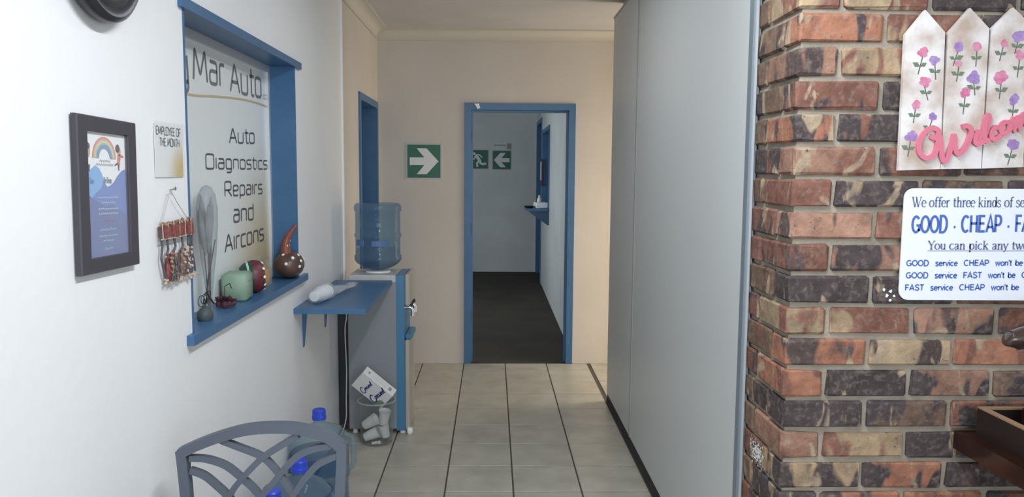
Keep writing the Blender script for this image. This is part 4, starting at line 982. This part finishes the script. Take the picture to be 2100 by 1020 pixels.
# --- grey plastic chair, back towards the wall corner
CYC = 2.00
def cp(px, py): p = at(px, py, 1, CYC); return (p.x, p.z)
Tch = lambda u, v, w=0: Vector((u, CYC-w+.10*(v-.87), v))
chx = (cp(364,930)[0]+cp(712,930)[0])/2
ch = thing('plastic_chair', (chx, 1.78, 0), 'grey plastic chair with curved lattice back in the foreground', 'chair')
b = MB(); rail = [cp(*q) for q in ((374,926),(420,906),(468,890),(512,880),(560,876.5),(605,878),(645,886),(678,898),(700,914))]
b.ribbon([tuple(p) for p in crom(rail, 4)], .026, Tch, -.012, .014); b.build('top_rail', m_chair, ch, 50)
for P in (((375,921),(380,950),(390,1020),(412,1200),(420,1330)), ((702,908),(703,950),(700,1020),(690,1200),(684,1330))):
    b = MB(); b.ribbon([tuple(p) for p in crom([cp(*q) for q in P], 5)], .026, Tch, -.0125, .0135); b.build('back_post', m_chair, ch, 50)
nr_ = 0
for P in (((455,902),(493,916),(541,935),(573,965),(594,992),(611,1018),(640,1080),(660,1150),(672,1230)), ((392,937),(427,939),(467,952),(501,977),(528,1000),(560,1040),(590,1110),(608,1180),(614,1230)), ((394,961),(423,971),(451,992),(474,1013),(500,1050),(525,1120),(540,1180),(545,1230)),
          ((613,892),(579,912),(545,933),(522,954),(501,977),(478,1007),(455,1060),(435,1130),(425,1230)), ((682,912),(646,918),(613,933),(585,960),(562,988),(543,1011),(510,1070),(490,1150),(483,1230)), ((694,931),(657,948),(634,971),(613,999),(590,1040),(565,1110),(553,1180),(550,1230))):
    nr_ += 1; b = MB(); b.ribbon([tuple(p) for p in crom([cp(*q) for q in P], 4)], .0155, Tch, -.007-.0005*nr_, .008+.0006*nr_); b.build('lattice_rib', m_chair, ch, 50)
b = MB(); b.ribbon([cp(405,1235), cp(690,1235)], .03, Tch, -.010, .012); b.build('lower_rail', m_chair, ch, 50)
cx0, cx1 = cp(405,1235)[0]-.01, cp(690,1235)[0]+.01
b = MB(); b.obox((chx, 1.735, .42), (cx1-cx0+.04, .42, .03), Matrix.Identity(3), .010); b.build('seat', m_chair, ch, 40)
for sx in (-1, 1):
    for yy, top in ((1.56, .63), (1.93, .45)):
        b = MB(); xx = chx+sx*.185
        b.tube([(xx+sx*.015, yy+(.03 if yy > 1.7 else -.03), 0), (xx, yy, .42), (xx+sx*.004, yy, top)], [.020,.022,.018], 10); b.build('leg', m_chair, ch, 50)
    b = MB(); b.tube([(chx+sx*.19, 1.53, .64), (chx+sx*.195, 1.70, .655), (chx+sx*.19, 1.955, .66)], .018, 10); b.build('armrest', m_chair, ch, 50)

# --- exit signs
m_sign_e = M('sign_edge_grey', (.47,.46,.45), .5)
def exit_sign(name, T, hw, hh, art, label, group=None):
    t = thing(name, T(0, -hh, 0), label, 'exit sign', group)
    mb = MB(); mb.prism([(-hw*1.1,-hh*1.1),(hw*1.1,-hh*1.1),(hw*1.1,hh*1.1),(-hw*1.1,hh*1.1)], T, 0, .004); pl = mb.build('plate', m_sign_e, t)
    mb = MB(); mb.prism(rrect(-hw, -hh, hw, hh, hw*.05, 3), T, .004, .0048); mb.build('green_field', m_green, t)
    mb = MB()
    for ip, poly in enumerate(art):
        if poly[0] == 'r': mb.ribbon([(p[0]*hw, p[1]*hh) for p in poly[1]], poly[2]*hw, T, .0054+.0003*ip)
        else: mb.flat([(p[0]*hw, p[1]*hh) for p in poly[1]], T, .0054+.0003*ip)
    mb.build('pictogram', m_sign_w, t)
ARW = [('r', [(-.86,0),(.40,0)], .46), ('f', [(.88,0),(.16,.78),(-.44,.78),(.22,0)]), ('f', [(.88,0),(.22,0),(-.44,-.78),(.16,-.78)])]
ARL = [('r', [(.86,0),(-.40,0)], .46), ('f', [(-.88,0),(-.22,0),(.44,.78),(-.16,.78)]), ('f', [(-.88,0),(-.16,-.78),(.44,-.78),(-.22,0)])]
MAN = [('f', ell(-.58,.62,.15,.15,0,340,12)), ('r', [(-.42,.42),(-.12,.10),(.08,-.25)], .34), ('r', [(-.45,.48),(-.08,.52),(.12,.38),(.34,.20)], .13), ('r', [(-.46,.40),(-.55,.05),(-.82,.0)], .13),
       ('r', [(.05,-.10),(.15,-.42),(.38,-.52),(.78,-.46)], .24), ('r', [(-.02,-.18),(-.26,-.42),(-.22,-.82)], .22)]
sc_ = at(869.5, 331, 1, YB)
exit_sign('exit_arrow_sign', rot2(T_front(sc_.x, sc_.z, YB), 0), .130, .130, ARW, 'green sign with white arrow pointing right on the cream wall')
q = at(983, 327, 1, YF); exit_sign('running_man_sign', T_front(q.x, q.z, YF), .135, .140, MAN, 'green running man exit sign seen through the doorway')
q = at(1029, 328.5, 1, YF); exit_sign('exit_arrow_sign', T_front(q.x, q.z, YF), .138, .140, ARL, 'green sign with white arrow pointing left seen through the doorway')
q = at(1030, 300, 1, YF); pl = thing('name_plate', (q.x, YF, q.z-.05), 'small faded plate above the left pointing arrow sign', 'plate')
b = MB(); b.box((q.x-.14, YF-.006, q.z-.048), (q.x+.14, YF, q.z+.045)); b.build('plate', m_far, pl)
b = MB(); b.box((q.x+.07, YF-.008, q.z-.045), (q.x+.135, YF-.006, q.z+.042)); b.build('tan_field', M('tan_print', (.30,.27,.22), .6), pl)
b = MB(); b.ribbon([(-.13,.012),(.06,.012)], .022, T_front(q.x, q.z, YF), .0068); b.build('grey_bar', m_greyp, pl)

# --- far shelf with its things
sy0, sy1 = hy0-.02, hy0+.55; SZF = 1.115
fs = thing('hatch_shelf', (XR, (sy0+sy1)/2, SZF-.1), 'small blue shelf below the hatch in the inner room', 'shelf')
b = MB(); b.box((XR-.28, sy0, SZF-.03), (XR-.012, sy1, SZF)); b.build('board', m_blue, fs)
for yy in (sy0+.03, sy1-.06):
    b = MB(); b.prism([(0,-.17),(.02,-.17),(.22,-.03),(.22,0),(0,0)], lambda u, v, w=0, yy=yy: Vector((XR-u, yy+w, SZF-.03+v)), 0, .02); b.build('bracket', m_blued, fs)
b = MB(); b.obox((XR-.095, sy0+.16, SZF+.035), (.15, .22, .07), Matrix.Rotation(.1, 3, 'Z'), .008); o = b.build('paper_box', m_white, None, 40); tag(o, 'white box sitting on the small blue shelf in the inner room', 'box')
b = MB(); b.obox((0,0,0), (.10,.10,.002), Matrix.Identity(3))
b = MB(); c = Vector((XR-.235, sy0+.10, SZF)); b.lathe([(.035,0),(.055,.014),(.062,.026),(.058,.028),(.03,.006)], c, 20); o = b.build('ashtray', m_black, None, 40); tag(o, 'black shallow dish at the tip of the small inner shelf', 'dish')
b = MB(); c = Vector((XR-.10, sy0+.36, SZF)); b.lathe([(.028,0),(.030,.08),(.026,.10),(.012,.13),(.012,.15)], c, 16); o = b.build('small_bottle', m_white, None, 40); tag(o, 'small white bottle behind the box on the inner shelf', 'bottle')
hb = thing('hanging_clipboard', (XR-.02, hy1+.12, 1.36), 'narrow clipboard with white paper hanging by the inner hatch', 'clipboard')
b = MB(); b.box((XR-.022, hy1-.10, 1.36), (XR-.012, hy1+.14, 1.72)); b.build('board', m_maroon, hb)
b = MB(); b.box((XR-.025, hy1-.09, 1.44), (XR-.022, hy1+.13, 1.69)); b.build('paper', m_white, hb)
b = MB(); b.box((XR-.034, hy1-.02, 1.70), (XR-.022, hy1+.06, 1.74)); b.build('clip', m_black, hb)

# --- welcome picket sign on the brick pier
YS = YBR-.006
def bpx(px, py, w=0): p = at(px, py, 1, YS-w); return (p.x, p.z)
Tb = lambda u, v, w=0: Vector((u, YS-w, v))
we = thing('welcome_sign', (1.36, YS, bpx(1840,350)[1]), 'white picket Welcome sign with painted pink and lilac flowers', 'sign')
pick = [((1852,72),(1893,22),(1933,68),(1923,347),(1838,350)), ((1940,68),(1984,18),(2023,60),(2006,346),(1924,347)), ((2028,60),(2072,17),(2112,56),(2091,343),(2008,346)), ((2117,55),(2160,14),(2200,52),(2176,340),(2093,343)), ((2205,51),(2248,10),(2289,48),(2262,337),(2178,340))]
FL = [[(1888,108,'k',.9,-8,45),(1912,124,'l',.85,4,40),(1890,168,'k',.95,10,38),(1873,215,'k',.75,-3,38),(1907,240,'l',.75,-10,38),(1863,280,'l',.95,-4,42)],
      [(1960,98,'l',.85,-9,38),(1998,95,'k',.85,0,42),(1961,132,'k',.7,-3,36),(1991,160,'l',1.1,5,36),(1974,190,'k',.9,-2,45)],
      [(2052,90,'k',.7,-6,36),(2083,75,'l',1.1,-6,36),(2085,115,'k',.95,-2,44),(2048,160,'k',1.15,-2,44),(2073,205,'l',.95,-1,40),(2071,295,'l',1.0,-8,44)],
      [(2140,100,'k',.9,3,40),(2165,150,'l',.9,-4,40),(2130,200,'k',.8,0,38),(2160,270,'l',.9,2,40)], [(2230,90,'l',.9,0,40),(2250,140,'k',.9,3,40),(2225,200,'k',.8,-4,38),(2240,280,'l',.9,0,40)]]
pxm = 2.04/F_PX
for poly, fls in zip(pick, FL):
    mb = MB(); mb.prism([bpx(*q) for q in reversed(poly)], Tb, 0, .012); pk = mb.build('picket', m_picket, we)
    for (fx, fy, kind, s_, ln, stl) in fls:
        c = bpx(fx, fy); mb = MB(); mb.cur = 0; rr = random.Random(fx)
        for j in range(6):
            a = 2*PI*j/6+rr.random()*.5; r = 11.5*s_*pxm*rr.uniform(.7,1.2)
            mb.flat([(c[0]+math.cos(a)*r*.62+r*.52*math.cos(2*PI*k/8), c[1]+math.sin(a)*r*.62+r*.46*math.sin(2*PI*k/8)) for k in range(8)], Tb, .0124+.00003*j)
        mb.flat(ell(c[0], c[1], 4.5*s_*pxm, 4.2*s_*pxm, 0, 330, 11), Tb, .0126)
        mb.cur = 1; base = (c[0]+ln*pxm, c[1]-stl*pxm)
        mb.ribbon([(c[0], c[1]-7*s_*pxm), (c[0]+ln*.4*pxm, c[1]-stl*.5*pxm), base], 0.0030, Tb, .01232)
        mb.cur = 2
        for sd in (-1, 1):
            l0 = (c[0]+ln*.55*pxm, c[1]-stl*.66*pxm); l1 = (l0[0]+sd*14*pxm*rr.uniform(.8,1.2), l0[1]+rr.uniform(5,9)*pxm)
            mx_ = ((l0[0]+l1[0])/2, (l0[1]+l1[1])/2); nx, ny = -(l1[1]-l0[1])*.3, (l1[0]-l0[0])*.3
            mb.flat([l0, (mx_[0]+nx, mx_[1]+ny), l1, (mx_[0]-nx, mx_[1]-ny)], Tb, .01236)
        mb.build('painted_flower', [m_pinkf if kind == 'k' else m_purpf, m_stem, m_leaf], pk)
mb = MB(); mb.box((1.13, YS+.001, 1.60), (1.62, YS+.005, 1.63)); mb.build('back_batten', m_woodl, we)
# raised pink script letters
def lz(z): return (1820+z[0]/3.0, z[1]/3.0)     # from a 3x study of the letters
LT = [[(268,838),(300,850),(318,810),(290,790),(250,800),(210,850),(195,910),(210,955),(250,975),(295,945),(312,880),(316,820),(330,880),(335,950),(345,990),(365,985),(385,930),(405,870),(412,838),(415,900),(425,940),(450,945),(485,900),(510,840),(515,800),(490,775),(462,782)],
      [(525,870),(555,862),(575,835),(565,812),(545,830),(540,870),(558,888),(590,870)], [(590,870),(615,800),(630,730),(620,712),(605,750),(596,820),(605,868),(630,862)],
      [(690,790),(668,785),(645,815),(645,850),(668,858),(700,832)], [(735,750),(710,765),(702,805),(722,822),(750,800),(752,765),(735,750)],
      [(765,800),(775,745),(783,790),(800,735),(815,725),(815,780),(830,720),(850,705),(852,760),(870,755)], [(885,740),(915,730),(935,705),(925,682),(905,700),(900,740),(918,758),(950,740)]]
for P in LT:
    pts = [bpx(*lz(q), .02) for q in P]; mb = MB(); mb.ribbon([tuple(p) for p in crom(pts, 5)], .0125, Tb, .012, .019, ramp=.004); mb.build('letter', m_pink, we)

# --- the service sign on the brick pier
so = bpx(1847,500)
sg = thing('service_sign', (1.35, YS, 1.207), 'white rounded sign with blue lines starting We offer three kinds of service', 'sign')
sx0, sz1 = bpx(1852,386); sz0 = bpx(1843,615)[1]; sx0 = (bpx(1852,390)[0]+bpx(1843,610)[0])/2; sx1 = sx0+.475
mb = MB(); mb.prism(rrect(sx0, sz0, sx1, sz1, .026, 6), Tb, 0, .004); pl = mb.build('plate', m_signp, sg)
def sline(font, txt, prefix, px0, px1, ytop, yb0, yb1, mat, capc, stroke, r=0, under=False):
    a = bpx(px0, yb0, .004); e = bpx(px1, yb1, .004); h = (bpx(px0, ytop, .004)[1]-a[1])/capc
    sx = (e[0]-a[0])/(twidth(font, prefix)*h); an = math.atan2(e[1]-a[1], e[0]-a[0])
    T = rot2(lambda u, v, w=0: Tb(a[0]+u, a[1]+v, w), an); m_ = MB(); x = letters(m_, font, txt, T, 0, 0, h, sx, stroke, .0046)
    if under: m_.ribbon([(0,-.16*h),(x,-.16*h)], .0014, T, .0046)
    m_.build('lettering', mat, pl)
sline(SERIF, 'We offer three kinds of service', 'We offer three kinds of ', 1870, 2083, 404, 425, 425, m_snv, 1, 1.25)
sline(SANS, 'GOOD - CHEAP - FAST', 'GOOD - CHEAP - ', 1870, 2082, 443, 478, 476, m_sbl, 1, .205)
sline(SERIF, 'You can pick any two', 'You can pick any ', 1902, 2074, 494, 512, 512, m_snv, 1, 1.25, under=True)
sline(SANS, "GOOD  service  CHEAP  won't be  FAST", "GOOD  service  CHEAP  won't be", 1859, 2098, 534, 546, 545, m_sbl, 1, .2)
sline(SANS, "GOOD  service  FAST  won't be  CHEAP", "GOOD  service  FAST  won't be  ", 1858, 2095, 559, 571, 570, m_sbl, 1, .2)
sline(SANS, "FAST  service  CHEAP  won't be  GOOD", "FAST  service  CHEAP  won't be", 1856, 2090, 584, 596, 595, m_sbl, 1, .2)

# --- dark wooden table top with tray box and carving at the right edge
p = at(1960, 885, 1, YBR-.02); tz = p.z; tx = p.x
tb = thing('wooden_table', (1.62, 1.6, 0), 'dark polished wooden table top jutting in at the right edge', 'table')
b = MB(); b.box((tx, 1.10, tz-.050), (2.10, YBR-.012, tz)); b.build('table_top', m_wood, tb)
for xx in (tx+.30, 2.02):
    for yy in (1.2, 1.95):
        b = MB(); b.box((xx-.025, yy-.025, 0), (xx+.025, yy+.025, tz-.05)); b.build('leg', m_woodk, tb)
q = at(2010, 830, 1, YBR-.06); bx0 = q.x; by1 = YBR-.05; bh = .075
tr = thing('wooden_tray', (bx0+.2, by1-.25, tz), 'open near black wooden tray with worn pale rim on the table', 'tray')
def tray_box(mb, z0, z1):
    mb.box((bx0, by1-.50, z0), (bx0+.018, by1, z1)).box((bx0+.382, by1-.50, z0), (bx0+.40, by1, z1)).box((bx0+.018, by1-.018, z0), (bx0+.382, by1, z1)).box((bx0+.018, by1-.50, z0), (bx0+.382, by1-.482, z1))
b = MB(); tray_box(b, tz, tz+bh); b.box((bx0+.018, by1-.482, tz), (bx0+.382, by1-.018, tz+.012)); b.build('tray_body', m_woodk, tr)
b = MB(); tray_box(b, tz+bh, tz+bh+.004); b.build('rim', m_woodl, tr)
b = MB(); b.obox((bx0+.18, by1-.13, tz+.012+.042), (.20, .15, .084), Matrix.Identity(3), .005); o = b.build('wooden_block', m_wood, None, 40); tag(o, 'small dark wooden block lying inside the open tray', 'block')
# carving: only its curved snout reaches into view
tp0 = at(2064, 693, 1, 1.83); fb = Vector((bx0+.325, by1-.33, tz+.012))
cv = thing('carved_figure', fb, 'dark polished wood carving whose rounded tip pokes in at the right edge', 'ornament')
b = MB(); b.lathe([(.052,0),(.055,.006),(.052,.018),(.036,.026)], fb, 28); b.build('plinth', m_carve, cv, 40)
b = MB(); sph(b, fb+Vector((0,0,.105)), .058, (.85,1.1,1.45), 22, 14); b.build('body', m_carve, cv, 80)
b = MB(); P = crom([fb+Vector((0,0,.16)), fb+Vector((0,.03,.225)), Vector((fb.x-.06, tp0.y-.02, tp0.z+.015)), tp0+Vector((.085,-.004,.006)), tp0+Vector((.05,0,.004)), tp0+Vector((.022,0,-.002)), tp0+Vector((.006,0,-.002)), tp0+Vector((0,0,.0))], 4)
n = len(P); rs = []
for i_ in range(n):
    t = i_/(n-1); rs.append(.034-.016*t if t < .88 else .0199*math.sqrt(max(.02, 1-((t-.88)/.125)**2)))
b.tube(P, rs, 16); b.build('neck', m_carve, cv, 70)
b = MB(); b.tube([tp0+Vector((.010,0,-.012)), tp0+Vector((.03,0,-.017)), tp0+Vector((.075,0,-.012))], [.009,.013,.012], 12); b.build('lower_jaw', m_carve, cv, 70)

# --- ceiling fluorescent fitting of the front room, above and out of the picture
def fluorescent(x, y, rz, power, lab):
    t = thing('ceiling_light', (x, y, HC-.09), lab, 'light'); m = Matrix.Rotation(rz, 3, 'Z'); c = Vector((x, y, HC))
    mb = MB(); mb.obox(c+Vector((0,0,-.025)), (1.24,.12,.05), m, .008); mb.build('housing', m_white, t, 40)
    for s_ in (-1, 1):
        mb = MB(); o_ = m @ Vector((0, .032*s_, -.068)); a = m @ Vector((.59, 0, 0)); mb.tube([c+o_-a, c+o_+a], .013, 12); mb.build('tube', m_tube, t, 60)
    l = bpy.data.lights.new('fluorescent_light', 'AREA'); l.shape = 'RECTANGLE'; l.size = 1.2; l.size_y = .12; l.energy = power; l.color = (.90,.95,1)
    o = bpy.data.objects.new('fluorescent_light', l); C.objects.link(o); o.parent = t; o.location = (0, 0, -.005); o.rotation_euler = (0, 0, rz)
m_tube = emit('lit_tube', (.93,.97,1), 3)
fluorescent(.30, 1.25, PI/2, 45, 'twin tube ceiling light above the front room')
fluorescent(.05, 3.35, PI/2, 6, 'added twin tube fill light above the hallway hatch')  # weak fill added to brighten the hallway, not a fitting the hall has
